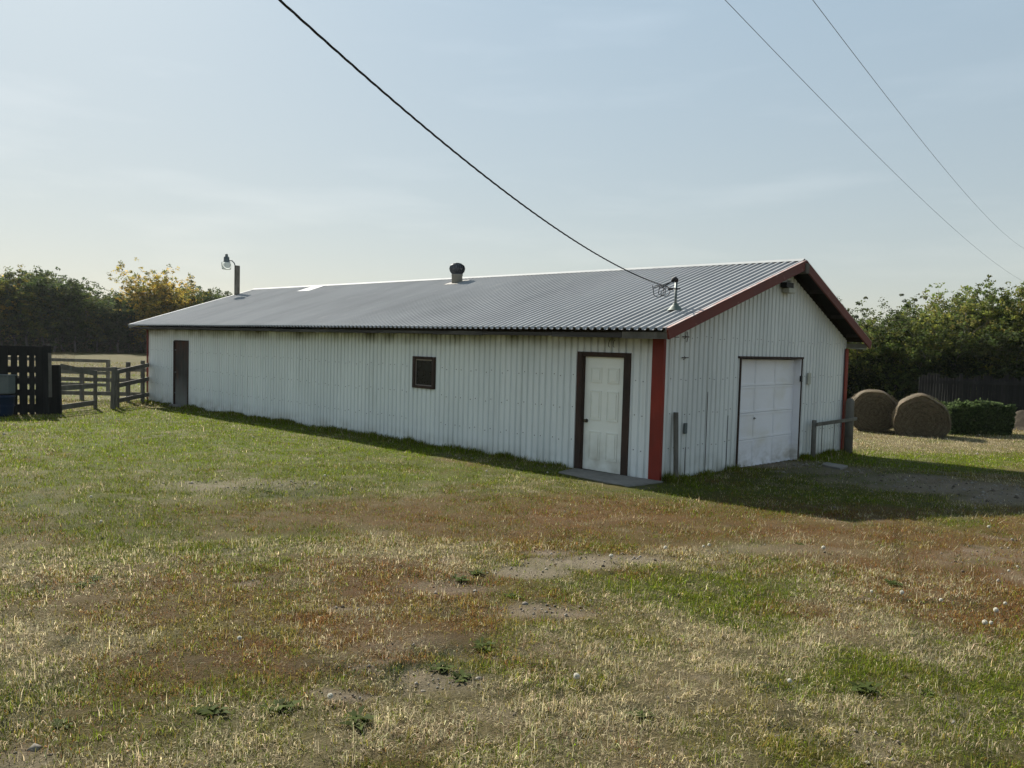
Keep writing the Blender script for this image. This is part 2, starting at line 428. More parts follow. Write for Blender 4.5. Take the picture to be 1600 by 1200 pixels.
WEEDS= [(2.52, -6.41), (2.59, -6.65), (1.01, -8.99), (0.88, -8.86), (3.97, -8.02), (4.15, -8.03), (3.72, -2.9), (3.85, -8.94), (5.09, -7.68), (-2.25, -5.28), (-2.32, -5.72), (-2.81, -5.84), (4.97, -3.83), (3.67, -9.22), (3.18, -6.65), (5.71, -6.44), (4.24, -8.76), (5.97, -6.23), (3.86, -7.59), (3.36, -9.78)]
# ------------------------------------------------------------------ ground cover map (what grows where)
PAL = dict(G=(.055, .070, .006), B=(.064, .098, .004), T=(.170, .138, .072), R=(.100, .044, .013), S=(.215, .175, .135), D=(.022, .028, .013), N=(.086, .072, .016))
def cover(x, y):
    """weights of each kind of ground cover at x,y: rows N,G,B,T,R,S,D"""
    wx = x + (fbm(x * 1.1, y * 1.1, 51) - .5) * 1.3 + (fbm(x * 4, y * 4, 71) - .5) * .35
    wy = y + (fbm(x * 1.1, y * 1.1, 91) - .5) * 1.3 + (fbm(x * 4, y * 4, 31) - .5) * .35
    W = {k: np.zeros_like(x) for k in 'NGBTRSD'}
    for k, cx, cy, ax, ay, bx, by, s in BLOBS:
        det = ax * by - ay * bx
        px_, py_ = (wx - cx, wy - cy) if k != 'S' else (x + .3 * (wx - x) - cx, y + .3 * (wy - y) - cy)
        u = (px_ * by - py_ * bx) / det; v = (ax * py_ - ay * px_) / det
        W[k] = np.maximum(W[k], s * np.clip((1.6 - .95 * np.sqrt(u * u + v * v)) if k != 'S' else (1.35 - np.sqrt(u * u + v * v)), 0, 1))
    dist = np.hypot(x - 7.3, y + 10.9)
    far = np.clip((dist - 34) / 30, 0, 1)
    n1 = fbm(x * .9, y * .9, 11); n2 = fbm(x * 2.3, y * 2.3, 23); n3 = fbm(x * 5, y * 5, 41)
    W['N'] += .38; W['T'] += .12 * (1 - far)
    W['G'] += .9 * np.clip(n1 - .48, 0, 1) * 3 * (1 - far)
    W['T'] += .8 * np.clip(n2 - .52, 0, 1) * 3 * (1 - far)
    W['R'] += .8 * np.clip(fbm(x * 1.5, y * 1.5, 77) - .57, 0, 1) * 3
    W['N'] += far * .7; W['G'] += far * .9 * fbm(x * .10, y * .10, 67); W['R'] += far * .25 * fbm(x * .12, y * .12, 66)
    W['D'] += .8 * np.clip(n3 - .60, 0, 1) * 4
    W['S'] += .6 * np.clip(fbm(x * 3, y * 3, 99) - .66, 0, 1) * 6
    # green pasture between the pens and the dry field
    dl = np.hypot(x + 32, y - 3)
    W['B'] += .8 * np.clip(1.3 - dl / 9, 0, 1)
    W['R'] = W['R'] * 1.15; W['S'] = W['S'] * 1.35
    for k in W: W[k] = (W[k] * (.5 + 1.0 * fbm(x * 6, y * 6, 5 + ord(k)))) ** 1.2
    t = sum(W.values())
    return {k: W[k] / t for k in W}

PAL = {k: tuple(.86 * c for c in v) for k, v in PAL.items()}
def cover_colour(W, x, y):
    c = 0
    for k in W: c = c + W[k][:, None] * np.array(PAL[k])[None]
    return c

# ground: one sheet, rings about the yard growing towards the horizon
nang = 900
rad = [0.0, .5, 1.0, 1.5]
while rad[-1] < 900: rad.append(rad[-1] + max(.035, rad[-1] * .009))
rad = np.array(rad[1:])
A = np.linspace(0, 2 * np.pi, nang, endpoint=False)
fwd = math.atan2(C_F[1], C_F[0])
A = fwd + np.pi * np.sign(np.linspace(-1, 1, nang, endpoint=False)) * np.abs(np.linspace(-1, 1, nang, endpoint=False)) ** 1.7
RR, AA = np.meshgrid(rad, A, indexing='ij')
gx = (CAM_POS[0] + RR * np.cos(AA)).ravel(); gy = (CAM_POS[1] + RR * np.sin(AA)).ravel()
gx = np.append(gx, CAM_POS[0]); gy = np.append(gy, CAM_POS[1])
Wt = cover(gx, gy)
gzv = gz(gx, gy)
nearw = np.clip((40 - np.hypot(gx - 7.3, gy + 10.9)) / 30, 0, 1)
gzv = gzv + nearw * ((fbm(gx * 3, gy * 3, 3) - .5) * .035 * (1 - Wt['S']) + (fbm(gx * 14, gy * 14, 8) - .5) * .018)
inb = (gx > -21.7) & (gx < -.1) & (gy > .1) & (gy < 7.3)
gzv = np.where(inb, gzv - .15, gzv)
thatch_shade = 1 - .42 * (1 - Wt['S']) * np.clip((16 - np.hypot(gx - 7.3, gy + 10.9)) / 12, .25, 1)  # thatch tone plus shade between the blades, darkened into the ground colour
gc = cover_colour(Wt, gx, gy) * thatch_shade[:, None]
nr = len(rad)
i = np.arange(nr - 1)[:, None] * nang; j = np.arange(nang)[None]
F = np.stack([i + j, i + nang + j, i + nang + (j + 1) % nang, i + (j + 1) % nang], -1).reshape(-1, 4)
cen = len(gx) - 1

GROUND = mat('yard_ground', (.1, .1, .1), .95, attr=True, n1=((.045, .037, .026), 40, .45, .7, .35, (1, 1, 1)), n2=((.17, .14, .09), 75, .58, .75, .25, (1, 1, 1)),
             bump=(60, .8, .02, (1, 1, 1)), spec=.1)[0]
V = np.stack([gx, gy, gzv], 1)
g = npmesh('ground', V, F, GROUND, col=gc, smooth=True)
tag(g, kind='structure')

# small fan under the camera closes the sheet
fan = MB()
fan.add([tuple(V[cen])] + [tuple(v) for v in V[:nang]], [(0, 1 + k, 1 + (k + 1) % nang) for k in range(nang)])
bm_f = fan.build('ground', GROUND); 
ca = bm_f.data.color_attributes.new('Col', 'FLOAT_COLOR', 'POINT')
cc = np.ones((nang + 1, 4), np.float32); cc[0, :3] = gc[cen]; cc[1:, :3] = gc[:nang]
ca.data.foreach_set('color', cc.ravel())
tag(bm_f, kind='structure')

# ------------------------------------------------------------------ grass
def make_blades(name, x, y, hgt, wid, col, segs, lean=.9, parent=None, material=None, z=None):
    n = len(x)
    z0 = (gz(x, y) if z is None else z) - .01
    az = rng.uniform(0, 2 * np.pi, n); ln = np.abs(rng.normal(lean, .45, n)); ln = np.where(ln > 1.52, rng.uniform(.9, 1.5, n), ln)
    dx = np.cos(az); dy = np.sin(az)
    ta = az + np.pi / 2 + rng.uniform(-.6, .6, n)
    tx = np.cos(ta); ty = np.sin(ta)
    base = np.stack([x, y, z0], 1); D = np.stack([dx, dy, 0 * dx], 1); T = np.stack([tx, ty, 0 * tx], 1)
    up = np.array([0, 0, 1.0])
    if segs == 1:
        tip = base + up * (hgt * np.cos(ln))[:, None] + D * (hgt * np.sin(ln))[:, None]
        V = np.stack([base - T * (wid / 2)[:, None], base + T * (wid / 2)[:, None], tip], 1).reshape(-1, 3)
        F = np.arange(3 * n).reshape(-1, 3); C = np.repeat(col, 3, 0).reshape(n, 3, 3).copy()
        C[:, :2] *= .8; C = C.reshape(-1, 3)
    else:
        l1 = ln * .5; l2 = np.minimum(ln * 1.5, 1.9)
        mid = base + up * (hgt * .55 * np.cos(l1))[:, None] + D * (hgt * .55 * np.sin(l1))[:, None]
        tip = mid + up * (hgt * .5 * np.cos(l2))[:, None] + D * (hgt * .5 * np.sin(l2))[:, None]
        V = np.stack([base - T * (wid / 2)[:, None], base + T * (wid / 2)[:, None], mid - T * (wid * .4)[:, None], mid + T * (wid * .4)[:, None], tip], 1).reshape(-1, 3)
        b = np.arange(n)[:, None] * 5
        F = np.concatenate([b + [0, 1, 3], b + [0, 3, 2], b + [2, 3, 4]], 0)
        C = np.repeat(col, 5, 0)
    return npmesh(name, V, F, material or GRASSM, parent, col=C)

BCOL = dict(N=(.195, .165, .036), G=(.108, .145, .010), B=(.145, .205, .004), T=(.42, .36, .225), R=(.185, .092, .030), S=(.25, .21, .15), D=(.036, .055, .018))
BCOL = {k: tuple(.88 * c for c in v) for k, v in BCOL.items()}
def blade_field(n, d0, d1, power, hmul, wbase, segs, half, dens_soil=.08):
    u = rng.uniform(0, 1, n)
    e = 2 - power
    d = (d0 ** e + u * (d1 ** e - d0 ** e)) ** (1 / e)
    a = fwd + rng.uniform(-half, half, n)
    x = CAM_POS[0] + d * np.cos(a); y = CAM_POS[1] + d * np.sin(a)
    W = cover(x, y)
    keep = rng.uniform(0, 1, n) > np.clip(W['S'] * 2.6 - .25, 0, 1) * (1 - dens_soil)
    keep &= ~((x > -21.85) & (x < .05) & (y > -.04) & (y < 7.4))
    keep &= ~((x > -1.60) & (x < .32) & (y > -.80 - .42 * (x + 1.5)) & (y < .0))
    cl = np.clip(((vnoise(x * 10, y * 10, 3) * .55 + vnoise(x * 23, y * 23, 4) * .45) - .5) * 2.0 + 1, .3, 1.7)
    keep &= rng.uniform(0, 1, n) < cl + .15
    x = x[keep]; y = y[keep]; d = d[keep]; cl = cl[keep]; W = {k: v[keep] for k, v in W.items()}
    n = len(x)
    ks = list(W); P = np.stack([W[k] ** 1.05 for k in ks], 1); P[:, ks.index('S')] *= .3
    P += .006; P[:, ks.index('T')] += .035; P /= P.sum(1)[:, None]
    cs = np.cumsum(P, 1); r = rng.uniform(0, 1, n)[:, None]; pick = (r > cs).sum(1).clip(0, len(ks) - 1)
    col = np.array([BCOL[k] for k in ks])[pick]
    hk = np.array([dict(N=1, G=1.05, B=1.15, T=1.0, R=.75, S=.7, D=.8)[k] for k in ks])[pick]
    tint = np.exp(rng.normal(0, .38, (n, 1))).clip(.35, 2.3) * (1 + rng.normal(0, .05, (n, 3)))
    col = col * tint * (.72 + .38 * cl)[:, None]
    h = hmul * hk * rng.gamma(6, 1 / 6.0, n) * (.7 + .6 * fbm(x * 2, y * 2, 63)) * (.55 + .5 * cl)
    # longer, unmown growth along the foot of the walls
    ew = np.where((x < .1) & (x > -22), np.exp(-np.abs(y) / .22), 0) + np.where((y > -.2) & (y < 7.5), np.exp(-np.abs(x) / .22), 0)
    h = h * (1 + 1.5 * np.clip(ew, 0, 1) * (vnoise(x * 1.7, y * 1.7, 5) > .35))
    wd = wbase * np.maximum(1, d / 5.0) * rng.uniform(.6, 1.3, n)
    return x, y, h, wd, col

x, y, h, wd, col = blade_field(690000, 1.8, 8.0, .55, .037, .0031, 2, .94)
tag(make_blades('near_grass', x, y, h, wd, col, 2, .95), kind='stuff')
x, y, h, wd, col = blade_field(1800000, 7.6, 32.0, 1.42, .038, .0036, 1, .94)
tag(make_blades('lawn_grass', x, y, h, wd, col, 1, .95), kind='stuff')
x, y, h, wd, col = blade_field(180000, 29.0, 75.0, 1.6, .065, .0036, 1, .94)
tag(make_blades('field_grass', x, y, h, wd, col, 1, .8), kind='stuff')

# stones, clods and dead leaf litter where the soil is bare
def litter(n, d0, d1):
    e = .5; u = rng.uniform(0, 1, n); d = (d0 ** e + u * (d1 ** e - d0 ** e)) ** (1 / e)
    a = fwd + rng.uniform(-.94, .94, n); x = CAM_POS[0] + d * np.cos(a); y = CAM_POS[1] + d * np.sin(a)
    W = cover(x, y); k = rng.uniform(0, 1, n) < np.clip(W['S'] * 1.5 - .12, .004, 1)
    k &= ~((x > -21.9) & (x < .1) & (y > -.06) & (y < 7.5)); return x[k], y[k], d[k]
x, y, d = litter(76000, 2.5, 26)
n = len(x); s = rng.gamma(2.2, .0035, n).clip(.003, .035) * np.maximum(1, d / 9)
octa = np.array([(1, 0, 0), (0, 1, 0), (-1, 0, 0), (0, -1, 0), (0, 0, .8), (0, 0, -.8)])
V = octa[None] * s[:, None, None] * rng.uniform(.5, 1.4, (n, 6, 1)) + np.stack([x, y, gz(x, y) + .004], 1)[:, None]
Fo = np.array([(0, 1, 4), (1, 2, 4), (2, 3, 4), (3, 0, 4), (1, 0, 5), (2, 1, 5), (3, 2, 5), (0, 3, 5)])
F = (np.arange(n)[:, None, None] * 6 + Fo[None]).reshape(-1, 3)
cs_ = np.array([(.16, .13, .10), (.22, .20, .17), (.10, .08, .06), (.21, .19, .16)])[rng.integers(0, 4, n)] * rng.uniform(.7, 1.2, (n, 1))
LITM = mat('stones_and_clods', (.1, .1, .1), .9, attr=True, spec=.15)[0]
tag(npmesh('gravel', V.reshape(-1, 3), F, LITM, col=np.repeat(cs_, 6, 0)), kind='stuff')

# unmown tufts and weeds along the foot of the walls
def wall_foot(n):
    t = rng.uniform(0, 1, n); lw = rng.uniform(0, 1, n) < .72
    x = np.where(lw, -21.8 + 21.8 * t, rng.gamma(1.6, .07, n) + .03); y = np.where(lw, -rng.gamma(1.6, .07, n) - .03, 7.35 * t)
    k = vnoise(np.where(lw, x, y) * 2.3, x * 0 + 3.3, 8) * .6 + vnoise(np.where(lw, x, y) * 7, x * 0 + 1.3, 9) * .4
    keep = (rng.uniform(0, 1, n) < (k - .25) * 1.9) & ~(lw & (x > -1.9)) & ~(~lw & (y > 2.4) & (y < 5.1)) & ~(lw & (x > -19.7) & (x < -18.3))
    return x[keep], y[keep], k[keep]
x, y, k = wall_foot(52000); n = len(x)
col = np.array([BCOL['G'], BCOL['B'], BCOL['N'], BCOL['T']])[rng.choice(4, n, p=[.42, .25, .25, .08])] * np.exp(rng.normal(0, .3, (n, 1)))
tag(make_blades('wall_weeds', x, y, rng.uniform(.05, .15, n) * (.4 + 1.2 * k), np.maximum(1, np.hypot(x - 7.3, y + 10.9) / 7) * .005, col, 2, .5), kind='stuff')
# ------------------------------------------------------------------ barn
L_, W_ = 21.83, 7.35
OG, OE, OF = .34, .45, .55
RV = 4.27
HE0, HE1, HR0, HR1 = 2.59, 2.61, 4.08, 4.18
PITCH = .1524
def roof_z(x, y):
    t = (OG - x) / (OG + L_ + OF)
    he = HE0 + (HE1 - HE0) * t; hr = HR0 + (HR1 - HR0) * t
    if y <= RV: return he + (y + OE) / (RV + OE) * (hr - he)
    return he - .03 + (W_ + OE - y) / (W_ + OE - RV) * (hr - he + .03)

def ribs(a, b, base=.066, top=.028, h=.024, pitch=PITCH, jit=0.0):
    """profile stations (s, offset) of ribbed sheet steel between a and b"""
    out = [(a, 0.0)]
    n0 = int(math.floor(a / pitch)); n1 = int(math.ceil(b / pitch))
    for n in range(n0, n1 + 1):
        c = n * pitch
        for s, o in ((c - base / 2, 0), (c - top / 2, h), (c + top / 2, h), (c + base / 2, 0)):
            if a < s < b: out.append((s, o))
    out.append((b, 0.0))
    return out

def wall_sheet(mb, a, b, zb, ztf, P, openings=(), off=0.0, base=.056, top=.026, h=-.036, zstep=None):
    """P(s, o, z) -> point; openings = (s0, s1, z0, z1)"""
    st = ribs(a, b, base, top, h)
    xs = [s for s, _ in st]
    extra = [e for o in openings for e in (o[0], o[1]) if a < e < b]
    def offat(s):
        for k in range(len(st) - 1):
            if st[k][0] <= s <= st[k + 1][0]:
                t = (s - st[k][0]) / max(1e-9, st[k + 1][0] - st[k][0]); return st[k][1] * (1 - t) + st[k + 1][1] * t
        return 0
    xs = sorted(set(xs + extra))
    for k in range(len(xs) - 1):
        s0, s1 = xs[k], xs[k + 1]
        if s1 - s0 < 1e-6: continue
        o0, o1 = offat(s0 + 1e-7) + off, offat(s1 - 1e-7) + off
        mid = (s0 + s1) / 2
        spans = [(zb, None)]
        for (p0, p1, q0, q1) in openings:
            if p0 < mid < p1: spans = ([(zb, q0)] if q0 > zb else []) + [(q1, None)]
        for (z0, z1) in spans:
            t0 = ztf(s0) if z1 is None else z1; t1 = ztf(s1) if z1 is None else z1
            if min(t0, t1) <= z0: continue
            # small dents and waviness of old sheet steel
            zs = np.linspace(0, 1, 7)
            pa = [P(s0, o0 + .004 * (vnoise(np.array([s0 * 1.7]), np.array([(z0 + (t0 - z0) * q) * 2.2]), 4)[0] - .5), z0 + (t0 - z0) * q) for q in zs]
            pb = [P(s1, o1 + .004 * (vnoise(np.array([s1 * 1.7]), np.array([(z0 + (t1 - z0) * q) * 2.2]), 4)[0] - .5), z0 + (t1 - z0) * q) for q in zs]
            mb.add(pa + pb, [(i_, 7 + i_, 8 + i_, i_ + 1) for i_ in range(6)])

barn = empty('metal_barn', (0, 0, 0))
tag(barn, 'long low farm building of grey ribbed steel with red corner trim and galvanised roof', 'barn')

DOOR = (-1.72, -.74, -.3, 2.15)          # opening in the long wall
FDOOR = (-19.55, -18.45, -.3, 2.10)
WIN = (-6.52, -5.85, 1.32, 1.94)
GD = (2.50, 5.07, -.3, 2.17)
PL = lambda s, o, z: (s, -o, z)
m_ = MB()
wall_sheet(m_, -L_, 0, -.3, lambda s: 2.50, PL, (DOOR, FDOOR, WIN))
for row in (.58, 1.17, 1.75):
    for n in range(int(-L_ / PITCH) + 1, 0):
        if (n * 7 + int(row * 10)) % 3 == 0: continue
        s = n * PITCH + PITCH * .45
        if any(p0 - .1 < s < p1 + .1 and row < q1 for p0, p1, q0, q1 in (DOOR, FDOOR, WIN)) : continue
        z = row + .03 * math.sin(n * 2.3)
        m_.box(s - .007, s + .007, -.008, .0, z - .007, z + .007, 1)
m_.build('long_wall', [WALL, SCREW], barn)
PG = lambda s, o, z: (o, s, z)
m_ = MB()
wall_sheet(m_, 0, W_, -.3, lambda s: 2.44, PG, (GD,))
wall_sheet(m_, 0, W_, 2.42, lambda s: max(2.425, roof_z(0, s) - (.05 if s < RV - .2 else .16)), PG, off=.004)
for s, za, zc in ((.74, .05, .62), (1.40, .02, 1.55), (2.13, .0, 1.1), (6.25, .02, .75), (6.9, .02, .7)):
    m_.box(.001, .009, s - .004, s + .004, za, zc, 1)
for row in (.62, 1.2, 1.78, 2.50):
    for n in range(1, int(W_ / PITCH)):
        if (n * 5 + int(row * 10)) % 3 == 0: continue
        s = n * PITCH + PITCH * .45
        if GD[0] - .1 < s < GD[1] + .1 and row < 2.3: continue
        m_.box(0, .010, s - .006, s + .006, row - .006 + .02 * math.sin(n), row + .006 + .02 * math.sin(n), 1)
m_.build('gable_wall', [GABLE, SCREW], barn)
m_ = MB()
wall_sheet(m_, -L_, 0, -.3, lambda s: 2.50, lambda s, o, z: (s, W_ + o, z))
m_.build('rear_long_wall', WALL, barn)
m_ = MB()
wall_sheet(m_, 0, W_, -.3, lambda s: roof_z(-L_, s) - .05, lambda s, o, z: (-L_ - o, s, z))
m_.build('far_gable_wall', GABLE, barn)
# inner lining so nothing shines through
m_ = MB()
for a, b in (((-L_ + .06, .14), (-1.80, .14)), ((-.66, .14), (-.16, .14)), ((-.20, .10), (-.20, 2.44)), ((-.20, 5.13), (-.20, W_ - .1))):
    m_.bar((a[0], a[1], 1.15), (b[0], b[1], 1.15), 2.7, .02)
m_.build('wall_lining', INTER, barn)

# roof sheets
def roof_sheet(name, near):
    mb = MB()
    st = ribs(-(L_ + OF), OG, .086, .040, .040)
    ys = np.linspace(-OE - .03, RV, 9) if near else np.linspace(RV, W_ + OE + .03, 9)
    vs = []; nS = len(st)
    for yv in ys:
        for s, o in st:
            z = roof_z(s, min(max(yv, -OE), W_ + OE))
            if yv < -OE: z -= .03 * .316
            if yv > W_ + OE: z -= .03 * .43
            wob = .006 * math.sin(yv * 1.9 + s * .8) * math.sin(s * .37)
            vs.append((s, yv, z + o + wob * .6))
    fs = []
    for r_ in range(8):
        for k in range(nS - 1):
            a = r_ * nS + k; f = (a, a + 1, a + 1 + nS, a + nS)
            fs.append(f)
    mb.add(vs, fs)
    o = mb.build(name, ROOF, barn)
    sd = o.modifiers.new('thickness', 'SOLIDIFY'); sd.thickness = .0015; sd.offset = -1
    return o
RN = roof_sheet('roof', True)
roof_sheet('roof', False)
# screw heads and flashing patches
m_ = MB()
k_ = (HR0 - HE0) / (RV + OE)
for yy in (-.25, .75, 1.75, 2.75, 3.8):
    for n in range(int(-(L_) / PITCH), 1):
        if (n * 3 + int(yy * 4)) % 4 < 2: continue
        s = n * PITCH + .07
        z = roof_z(s, yy) + .004
        m_.box(s - .007, s + .007, yy - .007, yy + .007, z, z + .006)
tag(m_.build('roof_screws', SCREW, RN), kind='stuff')
m_ = MB()
xs = np.linspace(-(L_ + OF), OG, 30)
for sgn, dy in ((-1, .16), (1, .16)):
    vs = []
    for xv in xs:
        zt = roof_z(xv, RV) + .050
        ye = RV + sgn * dy * .62
        vs += [(xv, RV, zt + .012), (xv, ye, roof_z(xv, ye) + .040)]
    m_.add(vs, [(2 * i_, 2 * i_ + 2, 2 * i_ + 3, 2 * i_ + 1) for i_ in range(len(xs) - 1)])
o = m_.build('ridge_cap', CAP, barn)
sd = o.modifiers.new('thickness', 'SOLIDIFY'); sd.thickness = .002
m_ = MB()
za = roof_z(-17.2, RV - .75) + .042; zb_ = roof_z(-17.2, RV - .1) + .056
m_.add([(-17.75, RV - .75, za), (-16.9, RV - .75, za), (-16.9, RV - .1, zb_), (-17.75, RV - .1, zb_)], [(0, 1, 2, 3)])
o = m_.build('roof_patch', CAP, RN); sd = o.modifiers.new('thickness', 'SOLIDIFY'); sd.thickness = .003
# far rake flashing
m_ = MB()
xr = -(L_ + OF)
for y0, y1 in ((-OE - .03, RV), (RV, W_ + OE + .03)):
    a = Vector((xr + .03, y0, roof_z(xr, max(y0, -OE)) + .03)); b = Vector((xr + .03, y1, roof_z(xr, min(y1, W_ + OE)) + .03))
    m_.bar(a, b, .012, .13); m_.bar(a + Vector((-.06, 0, -.07)), b + Vector((-.06, 0, -.07)), .14, .012)
m_.build('rake_flashing', CAP, barn)
# near rake: red fascia boards with a pale metal drip edge
m_ = MB(); m2 = MB()
for y0, y1 in ((-OE - .01, RV), (RV, W_ + OE + .01)):
    a = Vector((OG + .005, y0, roof_z(OG, max(y0, -OE)))); b = Vector((OG + .005, y1, roof_z(OG, min(y1, W_ + OE))))
    m_.bar(a + Vector((.022, 0, -.075)), b + Vector((.022, 0, -.075)), .165, .036)
    m2.bar(a + Vector((-.02, 0, .028)), b + Vector((-.02, 0, .028)), .006, .12)
m_.build('rake_board', REDM, barn)
RAKEE = mat('pink_faded_edge', (.46, .30, .26), .5, .2, n1=((.55, .52, .5), 6, .45, .7, .8, (1, 1, 1)))[0]
m2.build('rake_edge', RAKEE, barn)
# roof deck / soffit under the sheets
m_ = MB()
for y0, y1 in ((-OE + .06, RV - .02), (RV + .02, W_ + OE - .06)):
    q = [(OG - .02, y0), (OG - .02, y1), (-(L_ + OF) + .04, y1), (-(L_ + OF) + .04, y0)]
    top = [(a, b, roof_z(a, b) - .012) for a, b in q]; bot = [(a, b, roof_z(a, b) - .03) for a, b in q]
    m_.add(top + bot, [(0, 1, 2, 3), (7, 6, 5, 4), (0, 4, 5, 1), (1, 5, 6, 2), (2, 6, 7, 3), (3, 7, 4, 0)])
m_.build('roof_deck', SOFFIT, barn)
m_ = MB()
for y0, y1 in ((RV - .2, RV), (RV, W_ + .02)):
    m_.bar((-.03, y0, roof_z(0, y0) - .115), (-.03, y1, roof_z(0, y1) - .115), .20, .03)
m_.build('gable_blocking', SOFFIT, barn)
# purlin ends / lookouts under the gable overhang
for yv in (.6, 1.8, 3.0, 5.3, 6.4, 7.3):
    m_ = MB(); z = roof_z(.1, yv) - .075
    m_.box(.01, OG - .02, yv - .02, yv + .02, z - .04, z + .04)
    m_.build('lookout', DARKWOOD, barn)
m_ = MB(); m_.box(-.1, OG + .075, RV - .07, RV + .07, HR0 - .235, HR0 - .04)
m_.build('ridge_beam', GREYWOOD, barn, bevel=.008)
# eave boards: weathered fascia in lengths
edges = [-(L_ + .3), -19.4, -16.1, -12.2, -10.0, -7.3, -5.4, -3.9, -2.1, -.55, OG - .01]
for a, b in zip(edges[:-1], edges[1:]):
    m_ = MB(); dz = rnd.uniform(-.012, .006); ht = rnd.uniform(.075, .105)
    if b > 0: ht = .11; dz = -.004
    z = roof_z((a + b) / 2, -OE) - .035
    m_.box(a + .004, b - .004, -OE + .03, -OE + .055, z - ht + dz, z + dz - (.0 if b > 0 else .02))
    m_.build('eave_board', GREYWOOD if b > 0 else DARKWOOD, barn)
m_ = MB()
m_.box(-(L_ + .3), OG - .05, -OE + .06, -.02, 2.475, 2.487)
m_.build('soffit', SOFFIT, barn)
m_ = MB()
m_.box(OG - .30, OG - .03, W_ + .02, W_ + OE - .03, 2.40, 2.415); m_.box(-L_, OG - .03, W_ + OE - .055, W_ + OE - .03, 2.42, 2.52)
m_.build('soffit_return', PALES, barn)
# corner trims
m_ = MB(); m_.box(-.195, .030, -.052, -.022, -.25, 2.478); m_.box(.002, .030, -.022, .02, -.25, 2.49); m_.build('corner_trim', REDP, barn, bevel=.003)
m_ = MB(); m_.box(.026, .05, W_ - .10, W_ + .045, -.25, 2.40); m_.box(-.10, .026, W_ + .02, W_ + .045, -.25, 2.40); m_.build('corner_trim', REDP, barn, bevel=.003)
m_ = MB(); m_.box(-L_ - .05, -L_ + .03, -.052, -.022, -.25, 2.478); m_.build('corner_trim', REDP, barn, bevel=.003)

# entry door
dp = .045
m_ = MB()
x0, x1, z0, z1 = -1.675, -.79, .105, 2.115
m_.box(x0, x1, dp, dp + .04, z0, z1)
def raised(mb, ax0, ax1, az0, az1, f, out, m=0):
    """a moulded panel: sunk groove ring and raised field on the face at y=f (towards -y)"""
    mb.box(ax0, ax1, f - .002, f, az0, az1, m)
    g_ = .022
    # ogee frame round the panel and the raised field inside it
    for q, (w_, o_) in enumerate(((.0, .014), (.016, .010))):
        a0, a1, c0, c1 = ax0 + w_, ax1 - w_, az0 + w_, az1 - w_; t_ = .012
        mb.box(a0, a1, f - o_, f - .002, c1 - t_, c1, m); mb.box(a0, a1, f - o_, f - .002, c0, c0 + t_, m)
        mb.box(a0, a0 + t_, f - o_, f - .002, c0 + t_, c1 - t_, m); mb.box(a1 - t_, a1, f - o_, f - .002, c0 + t_, c1 - t_, m)
    mb.box(ax0 + .045, ax1 - .045, f - .016, f - .002, az0 + .045, az1 - .045, m)
for (a, b) in ((x0 + .13, x0 + .38), (x1 - .38, x1 - .13)):
    for (c, d) in ((.30, .80), (1.00, 1.52), (1.66, 1.93)):
        raised(m_, a, b, c, d, dp, 0)
door = m_.build('entry_door', DOORW, barn, bevel=.002)
m_ = MB()
cy = dp
m_.tube([(x0 + .065, cy, .97), (x0 + .065, cy - .008, .97)], .034, 16)
m_.tube([(x0 + .065, cy - .008, .97), (x0 + .065, cy - .030, .97), (x0 + .065, cy - .034, .97), (x0 + .065, cy - .055, .97), (x0 + .065, cy - .066, .97)], [.012, .012, .026, .029, .016], 16)
m_.build('door_knob', BRASS, door)
m_ = MB()
m_.box(-1.815, x0 - .006, -.030, .09, -.1, 2.20); m_.box(x1 + .006, -.645, -.030, .09, -.1, 2.20)
m_.box(x0 - .006, x1 + .006, -.030, .09, z1 + .006, 2.20); m_.box(x0 - .006, x1 + .006, -.01, .09, -.1, z0 - .01)
m_.box(x0 - .045, x0 - .006, -.045, -.031, .0, 2.16); 
m_.build('door_frame', FRAMEW, barn, bevel=.004)
# far plank door
m_ = MB()
for k in range(5):
    a = -19.53 + k * .214
    m_.box(a + .003, a + .211, .02 + .003 * (k % 2), .045, -.12, 2.085)
fd = m_.build('plank_door', DARKDOOR, barn, bevel=.003)
for z in (.35, 1.05, 1.8):
    m_ = MB(); m_.box(-19.56, -19.44, .0, .019, z - .02, z + .02); m_.build('hinge', STEEL, fd)
m_ = MB(); m_.box(-19.6, -19.53, -.025, .045, -.15, 2.10); m_.box(-18.46, -18.41, -.025, .045, -.15, 2.10); m_.box(-19.53, -18.46, -.025, .045, 2.086, 2.13)
m_.build('plank_door_frame', FRAMEW, barn)
m_ = MB(); m_.box(-19.6, -18.3, -.16, -.03, -.2, -.03); m_.build('door_sill', CONC, barn, bevel=.01)
# window
m_ = MB()
a, b, c, d = -6.56, -5.81, 1.28, 1.975
m_.box(a, a + .085, -.035, .06, c, d); m_.box(b - .075, b, -.035, .06, c, d); m_.box(a + .085, b - .075, -.035, .06, d - .06, d); m_.box(a + .085, b - .075, -.035, .06, c, c + .06)
wf = m_.build('window', FRAMEW, barn, bevel=.004)
m_ = MB(); e = .0
m_.box(a + .085, a + .10, -.005, .02, c + .06, d - .06); m_.box(b - .09, b - .075, -.005, .02, c + .06, d - .06); m_.box(a + .10, b - .09, -.005, .02, d - .085, d - .06); m_.box(a + .10, b - .09, -.005, .02, c + .06, c + .075)
m_.build('window_bead', PUTTY, wf)
m_ = MB(); m_.box(a + .10, b - .09, .008, .014, c + .075, d - .085); m_.build('pane', GLASS, wf)
